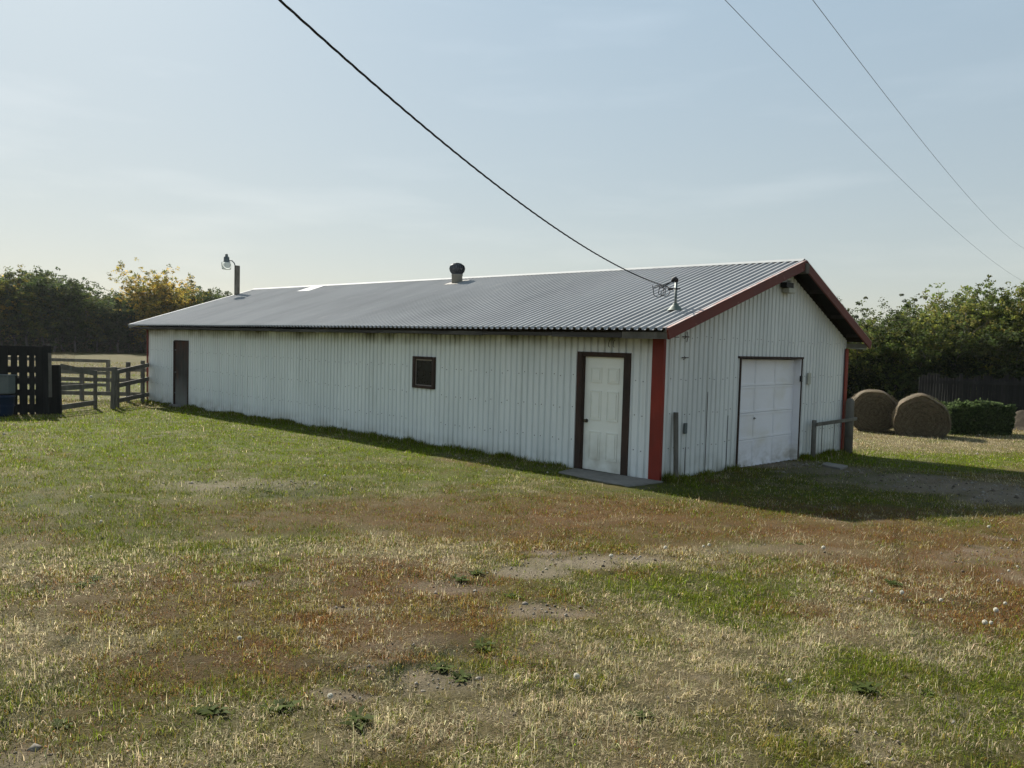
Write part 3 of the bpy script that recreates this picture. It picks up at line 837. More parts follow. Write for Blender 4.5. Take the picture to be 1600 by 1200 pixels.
# garage door: four sections of three flat panels
gy0, gy1, gz0, gz1 = 2.545, 5.02, .02, 2.13
gx0 = -.13
m_ = MB()
sec = [(gz0, .572), (.578, 1.092), (1.098, 1.612), (1.618, gz1)]
for c, d in sec:
    m_.box(gx0 - .03, gx0, gy0, gy1, c, d)
    wv = (gy1 - gy0) / 3
    for k in range(3):
        a = gy0 + k * wv + .035; b = gy0 + (k + 1) * wv - .035
        m_.box(gx0, gx0 + .009, gy0 + k * wv + .004, a, c, d); m_.box(gx0, gx0 + .009, b, gy0 + (k + 1) * wv - .004, c, d)
        m_.box(gx0, gx0 + .009, a, b, c, c + .045); m_.box(gx0, gx0 + .009, a, b, d - .045, d)
m_.box(gx0 - .06, gx0 - .03, gy0, gy1, gz0, gz1, 0)
gd = m_.build('garage_door', [GDOORW, INTER], barn, bevel=.0015)
m_ = MB(); m_.tube([(gx0 + .008, 3.36, .98), (gx0 + .02, 3.36, .98)], .022, 12); m_.box(gx0 + .02, gx0 + .03, 3.32, 3.40, .972, .988); m_.build('door_handle', STEEL, gd)
JAMB = GDOORW
m_ = MB(); m_.box(-.17, .012, 5.02, 5.05, -.1, 2.15); m_.build('garage_jamb', JAMB, barn)
m_ = MB(); m_.box(-.17, .012, 2.515, 2.545, -.1, 2.15); m_.build('garage_jamb', FRAMEW, barn)
m_ = MB(); m_.box(-.12, .03, 2.44, 5.12, 2.15, 2.19); m_.box(.0, .03, 5.05, 5.085, -.1, 2.15); m_.box(.0, .03, 2.485, 2.515, -.1, 2.15); m_.build('garage_frame', FRAMEW, barn)
m_ = MB(); m_.box(.012, .05, 4.99, 5.06, 1.68, 1.80); m_.build('lock_box', BLACKM, barn, bevel=.006)
m_ = MB(); m_.box(.020, .045, 5.33, 5.47, 1.62, 1.86); m_.box(.045, .05, 5.37, 5.43, 1.70, 1.78, 0); m_.build('switch_plate', PLASTW, barn, bevel=.004)
m_ = MB(); m_.box(.020, .05, .63, .71, .86, 1.04); m_.build('outlet_box', GREYM, barn, bevel=.004)
for zz, sz in ((2.50, 1.2), (2.15, 1.0)):
    m_ = MB(); m_.box(.018, .03, .50, .70, zz - .008, zz + .008); m_.tube([(.03, .53, zz - .03), (.06, .53, zz - .02), (.08, .53, zz), (.05, .53, zz + .02)], .006, 6)
    if sz > 1: m_.tube([(.03, .62, zz - .09), (.05, .62, zz), (.03, .62, zz + .09)], .006, 6)
    m_.build('wall_hook', SCREW, barn)
# little hooks over the entry door
for xx in (-1.08, -.98):
    m_ = MB()
    m_.tube([(xx, -.03, 2.42), (xx, -.06, 2.40), (xx + .01, -.09, 2.36), (xx, -.08, 2.31), (xx, -.05, 2.29)], .006, 6)
    m_.build('cable_hook', SCREW, barn)
# flood light housing at the gable peak
m_ = MB(); m_.box(.02, .17, 4.02, 4.30, 3.46, 3.56); m_.box(.02, .10, 4.22, 4.28, 3.56, 3.72)
fl = m_.build('gable_light', PLASTW, barn, bevel=.01)
m_ = MB(); m_.box(.03, .16, 3.92, 4.22, 3.565, 3.66); m_.build('light_housing', BLACKM, fl)

# turbine vent (part of the roof line)
vx, vy = -9.46, 3.75
vz = roof_z(vx, vy)
m_ = MB()
m_.lathe((vx, vy, vz - .05), [(.15, 0), (.15, .27), (.165, .275), (.165, .30), (.13, .305)], 24)
m_.obox((vx, vy, vz + .035), (1, 0, 0), (0, 1, k_), .55, .50, .006)
vb = m_.build('roof_vent', VENTB, barn)
m_ = MB(); n = 22; prof = [(.15, .0), (.205, .07), (.225, .15), (.20, .235), (.12, .29)]
for k in range(n):
    for q in range(4):
        r0, a0 = prof[q]; r1, a1 = prof[q + 1]
        t0 = 2 * math.pi * (k / n) + q * .09; t1 = t0 + .09; dw = 2 * math.pi / n * .72
        def pp(r, t, z): return (vx + r * math.cos(t), vy + r * math.sin(t), vz + .26 + z)
        m_.add([pp(r0, t0, a0), pp(r0 * .9, t0 + dw, a0), pp(r1 * .9, t1 + dw, a1), pp(r1, t1, a1)], [(0, 1, 2, 3)])
m_.lathe((vx, vy, vz + .26), [(.11, .285), (.125, .292), (.06, .31), (.0, .318)], 20)
m_.lathe((vx, vy, vz + .26), [(.155, -.01), (.16, .0), (.15, .012)], 20)
m_.lathe((vx, vy, vz + .26), [(.06, 0), (.10, .1), (.10, .2), (.06, .28)], 12)
o = m_.build('turbine_head', ALUM, vb); sd = o.modifiers.new('thickness', 'SOLIDIFY'); sd.thickness = .002

# service mast on the roof
mx, my = -.24, .65
mz = roof_z(mx, my)
m_ = MB()
m_.tube([(mx, my, mz - .1), (mx, my, mz + .50)], .024, 12)
mast = m_.build('service_mast', STEEL, barn)
m_ = MB(); m_.lathe((mx, my, mz), [(.14, .012), (.12, .03), (.055, .10), (.045, .115), (.045, .13), (.026, .135)], 18); m_.build('mast_boot', GREENB, mast)
m_ = MB()
m_.tube([(mx, my, mz + .49), (mx, my, mz + .535), (mx + .0, my - .03, mz + .55), (mx - .02, my - .06, mz + .53), (mx - .03, my - .08, mz + .49)], [.032, .036, .036, .034, .026], 12)
m_.build('mast_cap', BLACKM, mast)
m_ = MB(); m_.tube([(mx + .07, my + .02, mz + .375), (mx - .03, my - .05, mz + .375)], .012, 8); m_.tube([(mx - .03, my - .05, mz + .37), (mx - .10, my - .10, mz + .37)], [.022, .018], 10); m_.build('wire_clamp', BLACKM, mast)
m_ = MB()
top = Vector((mx - .03, my - .08, mz + .49)); endc = Vector((mx - .10, my - .12, mz + .40))
for q, (rr, ph) in enumerate(((.085, 0.0), (.07, 1.1), (.10, 2.0))):
    pts = []
    c0 = Vector((mx - .13 - .05 * q, my - .13 - .03 * q, mz + .33))
    pts.append(top)
    for k in range(10):
        a = 2.2 - k * .55 + ph * .2
        pts.append(c0 + Vector((.7 * rr * math.cos(a), .7 * rr * math.cos(a), rr * math.sin(a))))
    pts.append(endc + Vector((-.08 * q, -.1 * q, .02)))
    m_.tube(pts, .006, 6)
m_.build('drip_loop', WIREM, mast)

# overhead service cable: twisted strands
A0 = Vector((mx - .08, my - .12, mz + .40)); B0 = Vector((2.597, -8.317, 4.440))
def cab(t): 
    p = A0.lerp(B0, t); p.z -= 4 * .27 * t * (1 - t) * 1.0; return p
m_ = MB()
N_ = 420
for s_ in range(3):
    pts = []
    for k in range(N_ + 1):
        t = k / N_ * 1.5; p = cab(t); a = t * 8.6 * 2 * math.pi / .42 * 1.0 + s_ * 2.094
        d = (cab(t + .01) - cab(t)).normalized(); u = d.orthogonal().normalized(); v = d.cross(u)
        pts.append(p + (u * math.cos(a) + v * math.sin(a)) * .0050)
    m_.tube(pts, .0047, 5)
tag(m_.build('service_cable', WIREM), 'thick twisted black service cable sagging down to the mast on the roof', 'cable')
for nm, a, b, lab in (('power_line', (-.231, 1.854, 8.511), (-7.607, 59.334, 8.113), 'thin power line crossing the sky at right, the one nearer the barn roof'),
                      ('power_line', (.875, 2.952, 8.553), (-7.746, 59.377, 10.646), 'thin power line at the upper right corner, the one farther from the barn')):
    a = Vector(a); b = Vector(b); pts = []
    for k in range(-12, 66):
        t = k / 30; p = a.lerp(b, t); p.z -= 4 * .55 * t * (1 - t); pts.append(p)
    m_ = MB(); m_.tube(pts, .006, 5); tag(m_.build(nm, WIREG), lab, 'power line', 'power lines over the yard')

# yard light behind the far end
lx, ly = -L_ - .30, 3.45
lz = roof_z(lx, ly)
yl = empty('yard_light', (lx, ly, lz))
tag(yl, 'yard light with clear shade on a short post at the far end of the roof', 'yard light')
m_ = MB(); m_.box(-.08, .08, -.08, .08, -.6, 1.16); m_.build('post', GREYWOOD, yl, bevel=.01)
ax_ = Vector((-C_R[0], -C_R[1], 0)).normalized()
m_ = MB(); pts = [ax_ * .06 + Vector((0, 0, 1.10)), ax_ * .12 + Vector((0, 0, 1.26)), ax_ * .2 + Vector((0, 0, 1.34)), ax_ * .30 + Vector((0, 0, 1.35)), ax_ * .40 + Vector((0, 0, 1.32))]
m_.tube(pts, .022, 8); m_.build('arm', STEEL, yl)
hc = ax_ * .42
m_ = MB(); m_.lathe(hc + Vector((0, 0, 1.27)), [(.15, 0), (.13, .03), (.11, .05), (.105, .20), (.07, .235), (.055, .25), (.055, .31), (.03, .335), (0, .34)], 18)
lh = m_.build('lamp_head', GREYM, yl)
m_ = MB(); m_.lathe(hc + Vector((0, 0, 1.27)), [(.19, 0), (.195, -.02), (.165, -.26), (.10, -.275), (0, -.275)], 24, smooth=False); m_.build('lamp_shade', ACRYL, yl)

# ------------------------------------------------------------------ slabs by the doors
def slab(name, pts, h, label, cat):
    zc = max(float(gz(a, b)) for a, b in pts)
    mb = MB(); n = len(pts)
    mb.add([(a, b, float(gz(a, b)) + h) for a, b in pts] + [(a, b, -.3) for a, b in pts],
           [tuple(range(n))] + [(k, n + k, n + (k + 1) % n, (k + 1) % n) for k in range(n)])
    o = mb.build(name, CONC, bevel=.012); return tag(o, label, cat)
slab('concrete_step', [(.12, -.055), (-1.78, -.055), (-1.60, -.70), (-.40, -.95), (.13, -1.02)], .022, 'worn grey concrete slab in front of the white entry door', 'concrete slab')
slab('concrete_fragment', [(.74, 4.76), (.82, 4.37), (1.32, 4.03), (1.26, 4.57)], .045, 'small pale concrete slab in the dirt beside the garage door', 'concrete slab')
# ------------------------------------------------------------------ post and rail by the gable
pr = empty('hitching_rail', (.2, 6.6, 0))
tag(pr, 'short wooden post and rail in front of the gable wall right of the garage door', 'railing')
o_ = Vector((.2, 6.6, 0))
m_ = MB(); m_.tube([Vector((.16, 5.48, -.2)) - o_, Vector((.15, 5.49, .86)) - o_], [.055, .05], 10); m_.build('post', GREYWOOD, pr)
m_ = MB(); m_.tube([Vector((.18, 7.30, -.3)) - o_, Vector((.17, 7.30, 1.20)) - o_, Vector((.17, 7.30, 1.25)) - o_, Vector((.17, 7.30, 1.27)) - o_], [.095, .09, .07, .03], 14); m_.build('post', GREYWOOD, pr)
m_ = MB(); m_.bar(Vector((.235, 5.42, .78)) - o_, Vector((.285, 7.42, .81)) - o_, .075, .035); m_.build('rail', GREYWOOD, pr, bevel=.004)
m_ = MB(); m_.bar((.16, .25, .05), (.055, .33, 1.24), .09, .045, up=(0, 1, 0)); tag(m_.build('leaning_board', GREYWOOD, bevel=.004), 'grey wooden stake leaning against the gable wall beside the red corner', 'wooden stake')

# ------------------------------------------------------------------ pens on the left
def bz(px, d): x, y = bear(px, d); return Vector((x, y, float(gz(x, y))))
# tall dark board fence, width runs along the view's left-right direction
bf = empty('board_fence', tuple(bz(38, 25.8)))
tag(bf, 'tall blackened wooden board fence with slots between its planks at the far left', 'fence')
B0_ = Vector(bf.location)
def fp(px, z, off=0.0):
    p = bz(px, 25.8 + off); return Vector((p.x, p.y, z)) - B0_
z_g = B0_.z
zt = z_g + 1.9
prev = -68
segs = [(-64, -52), (-48, -36), (-33, -22), (-19, -8), (-5, 12), (17.5, 27), (31, 43), (46.5, 54), (56, 70)]
m_ = MB()
for a, b in segs:
    pa, pb = fp(a, 0), fp(b, 0); top_ = zt - B0_.z + rnd.uniform(-.03, .02)
    n_ = Vector((C_F[0], C_F[1], 0)) * .013
    lean = rnd.uniform(-.02, .02)
    t_ = Vector((C_R[0], C_R[1], 0)) * lean
    vs = [pa - n_, pb - n_, pb + n_, pa + n_]
    m_.add([(v.x, v.y, -.15) for v in vs] + [(v.x + t_.x, v.y + t_.y, top_) for v in vs], [(0, 3, 2, 1), (4, 5, 6, 7), (0, 1, 5, 4), (1, 2, 6, 5), (2, 3, 7, 6), (3, 0, 4, 7)])
m_.build('board_panel', BLACKWOOD, bf)
for zc, hh in ((1.75, .27), (1.22, .17), (.91, .15), (.58, .17), (.14, .24)):
    m_ = MB(); m_.bar(fp(-66, zc, .06), fp(70, zc, .06), hh, .04); m_.build('rail', BLACKWOOD, bf)
m_ = MB(); m_.bar(fp(74, -.2), fp(74, 1.92), .14, .16, up=tuple(C_R)); m_.build('post', BLACKWOOD, bf, bevel=.01)
m_ = MB(); m_.bar(fp(88, -.2, .1), fp(85.5, 1.36, .1), .30, .10, up=(C_R[0], C_R[1], 0)); m_.build('post', BLACKWOOD, bf, bevel=.01)
m_ = MB(); m_.bar(fp(78.5, .45, -.1), fp(77.5, 1.7, -.1), .09, .03, up=(C_R[0], C_R[1], 0)); m_.build('loose_board', GREYWOOD, bf)

def rail_fence(name, label, posts, rails, hp=1.25, w=.12, th=.12, rw=.13, group=None):
    """posts: (px, dist, height[, radius]); rails: list of ((px,d,z),(px,d,z))"""
    c = bz(posts[0][0], posts[0][1]); r = empty(name, tuple(c)); tag(r, label, 'fence', group)
    for (px, d, h_) in posts:
        b = bz(px, d); mb = MB()
        mb.bar(Vector((b.x, b.y, b.z - .3)) - c, Vector((b.x + rnd.uniform(-.03, .03), b.y, b.z + h_)) - c, w, th, up=(C_R[0], C_R[1], 0)); mb.build('post', GREYWOOD, r, bevel=.01)
    for (a, b) in rails:
        pa = bz(a[0], a[1]); pb = bz(b[0], b[1])
        mb = MB(); mb.bar(Vector((pa.x, pa.y, pa.z + a[2])) - c, Vector((pb.x, pb.y, pb.z + b[2])) - c, rw, .035); mb.build('rail', GREYWOOD, r)
    return r
G_ = 'pen fences left of the barn'
rail_fence('rail_fence', 'open grey three rail gate beside the tall dark board fence', [(149, 27.7, 1.20)],
           [((95, 26.2, 1.35), (150, 27.6, 1.10)), ((95, 26.2, .72), (149, 27.6, .72)), ((95, 26.2, .16), (149, 27.6, .20))], w=.09, th=.09, rw=.15)
rail_fence('rail_fence', 'dark three rail fence panel joining the barn corner, nearest to the barn', [(183, 28.2, 1.22), (223, 30.6, 1.50)],
           [((182, 28.1, 1.14), (232, 31.0, 1.34)), ((182, 28.1, .70), (232, 31.0, .84)), ((182, 28.1, .22), (232, 31.0, .28))], w=.11, th=.11, rw=.14)
m_ = MB(); b = bz(176, 27.6); m_.bar((b.x, b.y, b.z - .3), (b.x + .05, b.y + .03, b.z + 1.32), .12, .12, up=(C_R[0], C_R[1], 0)); tag(m_.build('gate_post', GREYWOOD, bevel=.01), 'lone grey gate post standing between the two near fence panels', 'post')
rail_fence('rail_fence', 'long grey rail fence across the back of the pen, in front of the dry field', [(128, 31.8, 1.20), (200, 31.0, 1.42), (60, 32.8, 1.2), (-20, 33.6, 1.3)],
           [((-40, 34, 1.06), (236, 31.6, 1.14)), ((-40, 34, .72), (236, 31.6, .74)), ((-40, 34, .22), (236, 31.6, .24))], w=.12, th=.12, rw=.14)
rail_fence('rail_fence', 'farthest grey rail fence, seen small beyond the pen and ending at a post', [(169, 37, 1.35), (60, 38.5, 1.3), (-50, 40, 1.3)],
           [((-60, 40, 1.28), (170, 37, 1.28)), ((-60, 40, .78), (170, 37, .78)), ((-60, 40, .28), (170, 37, .28))], w=.13, th=.13, rw=.13)
# things standing before the board fence
c = bz(4, 25.1)
r = empty('metal_cabinet', tuple(c)); tag(r, 'grey metal box standing on a blue tub against the dark board fence', 'metal box')
m_ = MB(); m_.obox((0, 0, .86), (C_R[0], C_R[1], 0), (-C_R[1], C_R[0], 0), .52, .30, .48); m_.build('body', GREYM, r, bevel=.02)
m_ = MB(); m_.obox((0, 0, 1.115), (C_R[0], C_R[1], 0), (-C_R[1], C_R[0], 0), .56, .34, .03); m_.build('lid', GREYM, r, bevel=.006)
m_ = MB(); m_.lathe(tuple(c), [(.0, .02), (.22, .02), (.25, .10), (.28, .52), (.295, .53), (.295, .56), (.26, .56), (.25, .50), (.0, .5)], 22)
m_.lathe(tuple(c), [(.27, .28), (.284, .285), (.284, .31), (.27, .315)], 22)
tag(m_.build('plastic_tub', BLUEP), 'round blue plastic tub on the grass at the far left edge', 'tub')

# ------------------------------------------------------------------ hay bales
def bale(name, px, d, rad, ln, yaw, label, seed, squash=.93, peak=0, sit=.86):
    rg = np.random.default_rng(seed)
    c = bz(px, d); r = empty(name, tuple(c), yaw); tag(r, label, 'hay bale', 'round hay bales beyond the gable')
    nA, nL = 96, 22
    V = []; 
    def shape(a, t, rr):
        ca, sa = math.cos(a), math.sin(a)
        q = rr * (1 + .05 * math.sin(3 * a + seed) * .5 + .02 * math.sin(7 * a + seed * 2))
        x = q * ca * 1.03; z = q * sa * squash
        if z > 0: z *= 1 + peak * max(0, sa) ** 6
        z = max(z, -rad * sit)
        return x, z
    for iL in range(nL + 1):
        t = iL / nL
        for k in range(nA):
            a = 2 * math.pi * k / nA
            rr = rad * (1 - .05 * (2 * abs(t - .5)) ** 6) * (1 + .025 * (h2(np.array(k * 1.0), np.array(iL * 1.0), seed) - .5))
            x, z = shape(a, t, rr); V.append((x, (t - .5) * ln, z + rad * sit))
    F = [(i_ * nA + k, i_ * nA + (k + 1) % nA, (i_ + 1) * nA + (k + 1) % nA, (i_ + 1) * nA + k) for i_ in range(nL) for k in range(nA)]
    # end faces as spiral rings, each winding a little proud or sunk
    nR = 16
    for sgn, ring0 in ((-1, 0), (1, nL * nA)):
        last = ring0
        for q in range(1, nR + 1):
            rr = rad * (1 - q / nR) * .97
            b0 = len(V)
            for k in range(nA):
                a = 2 * math.pi * k / nA; x, z = shape(a, 0, max(rr, .003) * (1 + .03 * math.sin(5 * a + q)))
                y_ = sgn * (ln / 2 + .035 * (q > 1) * ((q + k / nA) % 2 > 1) - .03 + .02 * h2(np.array(k * 1.), np.array(q * 1.), seed + 3))
                V.append((x, y_, z + rad * sit))
            for k in range(nA):
                f = (last + k, last + (k + 1) % nA, b0 + (k + 1) % nA, b0 + k); F.append(f if sgn < 0 else f[::-1])
            last = b0
    V = np.array(V); base = np.array([.115, .090, .055])
    band = np.ones(len(V)); nb = (nL + 1) * nA
    qi = (np.arange(len(V) - nb) % (nR * nA)) / nA; band[nb:] = np.where((qi % 3) < 1.1, .70, 1.15)
    cl = base * band[:, None] * rg.uniform(.55, 1.3, (len(V), 1)) * (1 + rg.normal(0, .05, (len(V), 3)))
    npmesh('bale_body', V, np.array(F), STRAW, r, col=cl, smooth=False)
    # loose straw: wrapped round the roll and along the winding of the faces
    n = 9000
    a = rg.uniform(0, 2 * np.pi, n); onf = rg.uniform(0, 1, n) < .5
    rr = np.where(onf, rad * np.sqrt(rg.uniform(0, 1, n)), rad); t = rg.uniform(-.5, .5, n)
    x = rr * np.cos(a) * 1.03; z = rr * np.sin(a) * squash; z = np.where(z > 0, z * (1 + peak * np.clip(np.sin(a), 0, 1) ** 6), z); z = np.maximum(z, -rad * sit) + rad * sit
    yv = np.where(onf, np.sign(t) * (ln / 2 + .02), t * ln)
    P = np.stack([x, yv, z], 1)
    T = np.stack([-np.sin(a), rg.normal(0, .35, n), np.cos(a)], 1); T /= np.linalg.norm(T, axis=1)[:, None]
    O = np.where(onf[:, None], np.stack([0 * a, np.sign(t), 0 * a], 1), np.stack([np.cos(a), 0 * a, np.sin(a)], 1))
    Ln = rg.uniform(.05, .17, n)[:, None]; Wd = .006
    S = np.cross(T, O); S /= np.linalg.norm(S, axis=1)[:, None] + 1e-9
    tip = P + T * Ln + O * rg.uniform(-.005, .06, n)[:, None] + np.array([0, 0, -1]) * rg.uniform(0, .02, n)[:, None]
    VV = np.stack([P + O * .01 - S * Wd / 2, P + O * .01 + S * Wd / 2, tip], 1).reshape(-1, 3)
    cc_ = np.array([.20, .16, .10]) * rg.uniform(.35, 1.25, (n, 1))
    tag(npmesh('loose_straw', VV, np.arange(3 * n).reshape(-1, 3), STRAW, r, col=np.repeat(cc_, 3, 0)), kind='stuff')
    return r
vd = math.atan2(C_F[1], C_F[0])
bale('hay_bale', 1366, 27.6, .72, 1.15, vd - math.pi / 2 - .38, 'round hay bale next to the corner of the barn, its spiral end showing', 3)
bale('hay_bale', 1441, 27.0, .76, 1.05, vd - math.pi / 2 - .42, 'slumped greyer hay bale with a peaked top, in front of the clipped hedge', 8, squash=.98, peak=.08, sit=.62)

# ------------------------------------------------------------------ leaves and trees
def leaves(P, size, col, rg, asp=.55, flat=0.0):
    n = len(P)
    a = rg.normal(0, 1, (n, 3)); a[:, 2] *= (1 - flat); a /= np.linalg.norm(a, axis=1)[:, None]
    b = rg.normal(0, 1, (n, 3)); b -= a * (a * b).sum(1)[:, None]; b /= np.linalg.norm(b, axis=1)[:, None]
    s = (size * rg.uniform(.6, 1.35, n))[:, None]
    V = np.stack([P - a * s, P + b * s * asp, P + a * s, P - b * s * asp], 1).reshape(-1, 3)
    return V, np.arange(4 * n).reshape(-1, 4), np.repeat(col, 4, 0)

def make_tree(name, seed, H, Wd, nl, leaf, cols, bottom=.1, nlimb=12, up=.6, clump=.5, shoots=0, trunk_r=.12, stems=1, bare=False, lo_sparse=0):
    rg = np.random.default_rng(seed); rr = random.Random(seed)
    root = empty(name)
    tr = MB(); ends = []
    for s_ in range(stems):
        bx = Vector((rr.uniform(-.5, .5), rr.uniform(-.5, .5), 0)) * (0 if stems == 1 else Wd * .5)
        lean = Vector((rr.uniform(-.12, .12), rr.uniform(-.12, .12), 0)) * H + bx * .8
        hs_ = H * (1 if s_ == 0 else rr.uniform(.75, .97))
        pts = []; n_ = 8
        for k in range(n_ + 1):
            t = k / n_; pts.append(bx + lean * t + Vector((rr.uniform(-1, 1), rr.uniform(-1, 1), 0)) * .02 * H * (t > 0) + Vector((0, 0, hs_ * t * .95 - .3 * (k == 0))))
        tr.tube(pts, [trunk_r / stems ** .5 * (1 - .9 * k / n_) + .008 for k in range(n_ + 1)], 6)
        for k in range(nlimb // stems):
            t = bottom + (1 - bottom) * (k + rr.random()) / (nlimb // stems) * .93
            i0 = min(int(t * n_), n_ - 1); p0 = pts[i0].lerp(pts[i0 + 1], t * n_ - i0)
            az = rr.uniform(0, 6.283); reach = Wd * (.35 + .65 * math.sin(math.pi * min(1, .25 + .75 * (1 - (t - bottom) / (1 - bottom + 1e-6))) ** .9)) * rr.uniform(.7, 1.1) * .5
            dr = Vector((math.cos(az), math.sin(az), up * rr.uniform(.6, 1.5)))
            q = [p0]
            for j in range(1, 5): q.append(p0 + dr * reach * j / 4 + Vector((rr.uniform(-1, 1), rr.uniform(-1, 1), rr.uniform(-.3, 1))) * reach * .08 * j)
            r0 = trunk_r * .38 * (1 - .7 * t)
            tr.tube(q, [r0 * (1 - .2 * j) + .005 for j in range(5)], 5, cap=False)
            for j in (2, 3, 4): ends.append((q[j], .6 + .15 * j))
            for j in range(3 if not bare else 5):
                st_ = q[rr.choice((2, 3, 4))]; e_ = st_ + Vector((rr.uniform(-1, 1), rr.uniform(-1, 1), rr.uniform(.1, 1.3))) * reach * .4
                tr.tube([st_, (st_ + e_) / 2 + Vector((0, 0, .04)), e_], [.012, .009, .004] if not bare else [.03, .02, .008], 4, cap=False); ends.append((e_, .8))
        ends.append((pts[-1], .8)); ends.append((pts[-2], 1))
    for k in range(shoots):
        e0 = rr.choice(ends)[0]; e_ = e0 + Vector((rr.uniform(-.2, .2), rr.uniform(-.2, .2), rr.uniform(.5, 1.1) * H * .15))
        tr.tube([e0, e_], [.012, .004], 4, cap=False)
        for q in range(4): ends.append((e0.lerp(e_, .3 + q * .22), .22))
    tr.build('trunk', BARK, root)
    if not bare:
        E_ = np.array([list(e) for e, _ in ends]); S_ = np.array([s for _, s in ends])
        wgt = S_ ** 1.5; wgt /= wgt.sum()
        # split each end into smaller sub-clumps so the crown has holes and lobes
        nc = len(ends) * 5
        ci = rg.choice(len(ends), nc, p=wgt)
        cc = E_[ci] + rg.normal(0, 1, (nc, 3)) * (clump * S_[ci])[:, None] * .75
        if lo_sparse: pass
        cc[:, 2] = np.maximum(cc[:, 2], H * bottom * .5)
        pal = np.array(cols); ccol = pal[rg.integers(0, len(pal), nc)] * rg.uniform(.7, 1.35, (nc, 1))
        k = rg.integers(0, nc, nl); sz = clump * rg.uniform(.25, .6, nc)
        d = rg.normal(0, 1, (nl, 3)); d /= np.linalg.norm(d, axis=1)[:, None]
        P = cc[k] + d * (sz[k] * rg.uniform(0, 1, nl) ** .45)[:, None] * np.array([1, 1, .75])
        col = ccol[k] * rg.uniform(.75, 1.3, (nl, 1)) * (1 + rg.normal(0, .05, (nl, 3)))
        V, F, C = leaves(P, leaf, col, rg)
        npmesh('crown', V, F, LEAFM, root, col=C)
        kf = H / np.percentile(V[:, 2], 99.3)
    else: kf = H / max(v.co.z for v in root.children[0].data.vertices)
    for ch in root.children:
        co = np.zeros(len(ch.data.vertices) * 3, np.float32); ch.data.vertices.foreach_get('co', co); co *= kf
        ch.data.vertices.foreach_set('co', co); ch.data.update()
    return root

def place(o, used, x, y, rz, s, label, cat, group):
    if used:
        r = o.copy(); COL.objects.link(r)
        for k in ('label', 'category', 'group'):
            if k in r: del r[k]
        for ch in o.children:
            c2 = ch.copy(); COL.objects.link(c2); c2.parent = r
    else: r = o
    r.location = (x, y, float(gz(x, y)) - .05); r.rotation_euler = (0, 0, rz); r.scale = s if isinstance(s, tuple) else (s, s, s)
    return tag(r, label, cat, group)

GR = [(.080, .112, .028), (.066, .098, .028), (.10, .125, .030), (.125, .135, .034)]
GRY = [(.14, .165, .032), (.18, .18, .036), (.10, .13, .03), (.15, .14, .04)]
DK = [(.040, .060, .022), (.05, .07, .026), (.062, .078, .026)]
OR = [(.42, .29, .045), (.36, .24, .035), (.28, .23, .045), (.14, .14, .03), (.46, .34, .07), (.11, .12, .03)]
# right-hand row: leafy shrubs and trees down to the ground
Rk = [make_tree('leafy_tree', 11, 6.2, 4.6, 17000, .085, GR, .06, 22, .7, .62, 16, .13, 3),
      make_tree('leafy_tree', 12, 6.0, 4.2, 17000, .08, GRY, .08, 22, .8, .58, 20, .12, 3),
      make_tree('leafy_tree', 13, 6.4, 4.8, 17000, .09, [(.045, .065, .02), (.06, .075, .02), (.05, .06, .022)], .05, 24, .6, .62, 12, .14, 2)]
uR = [False] * 3
rows = [  # px, dist, kind, height scale
    (1290, 40, 0, .86), (1335, 41, 1, .90), (1372, 42, 2, .88), (1400, 40, 0, .92), (1432, 42, 1, .97), (1462, 40, 2, .98),
    (1500, 41, 1, 1.06), (1530, 43, 0, 1.12), (1560, 41, 2, 1.02), (1590, 42, 1, 1.10), (1625, 42, 0, 1.05), (1665, 43, 2, 1.0), (1710, 43, 1, 1.05), (1760, 44, 0, 1.0),
    (1315, 46, 2, .95), (1360, 47, 0, .95), (1410, 47, 2, .96), (1450, 48, 0, 1.02), (1490, 47, 2, 1.08), (1545, 48, 1, 1.15), (1585, 48, 0, 1.15), (1640, 48, 2, 1.1), (1700, 49, 1, 1.1), (1262, 44, 0, .85), (1232, 45, 2, .85), (1200, 47, 1, .82)]
def ords(n): return ['first', 'second', 'third', 'fourth', 'fifth', 'sixth', 'seventh', 'eighth', 'ninth', 'tenth', 'eleventh', 'twelfth', 'thirteenth', 'fourteenth', 'fifteenth', 'sixteenth', 'seventeenth', 'eighteenth', 'nineteenth', 'twentieth'][n]
kindtxt = ['mid green', 'yellow-green', 'dark green']
for q, (px, d, k, s) in enumerate(rows):
    x, y = bear(px, d)
    front = q < 14
    if front: lab = '%s leafy tree, %s from the barn in the front row behind the hay bales' % (kindtxt[k], ords(q))
    else: lab = '%s leafy tree, %s from the barn in the back row above the fence' % (kindtxt[k], ords(q - 14))
    if px < 1270: lab = '%s leafy tree hidden behind the barn at the end of the row' % kindtxt[k]
    place(Rk[k], uR[k], x, y, rnd.uniform(0, 6.28), (s * .90, s * .90, s * .82 * rnd.uniform(.88, 1.06)), lab, 'tree', 'leafy trees behind the hay bales'); uR[k] = True

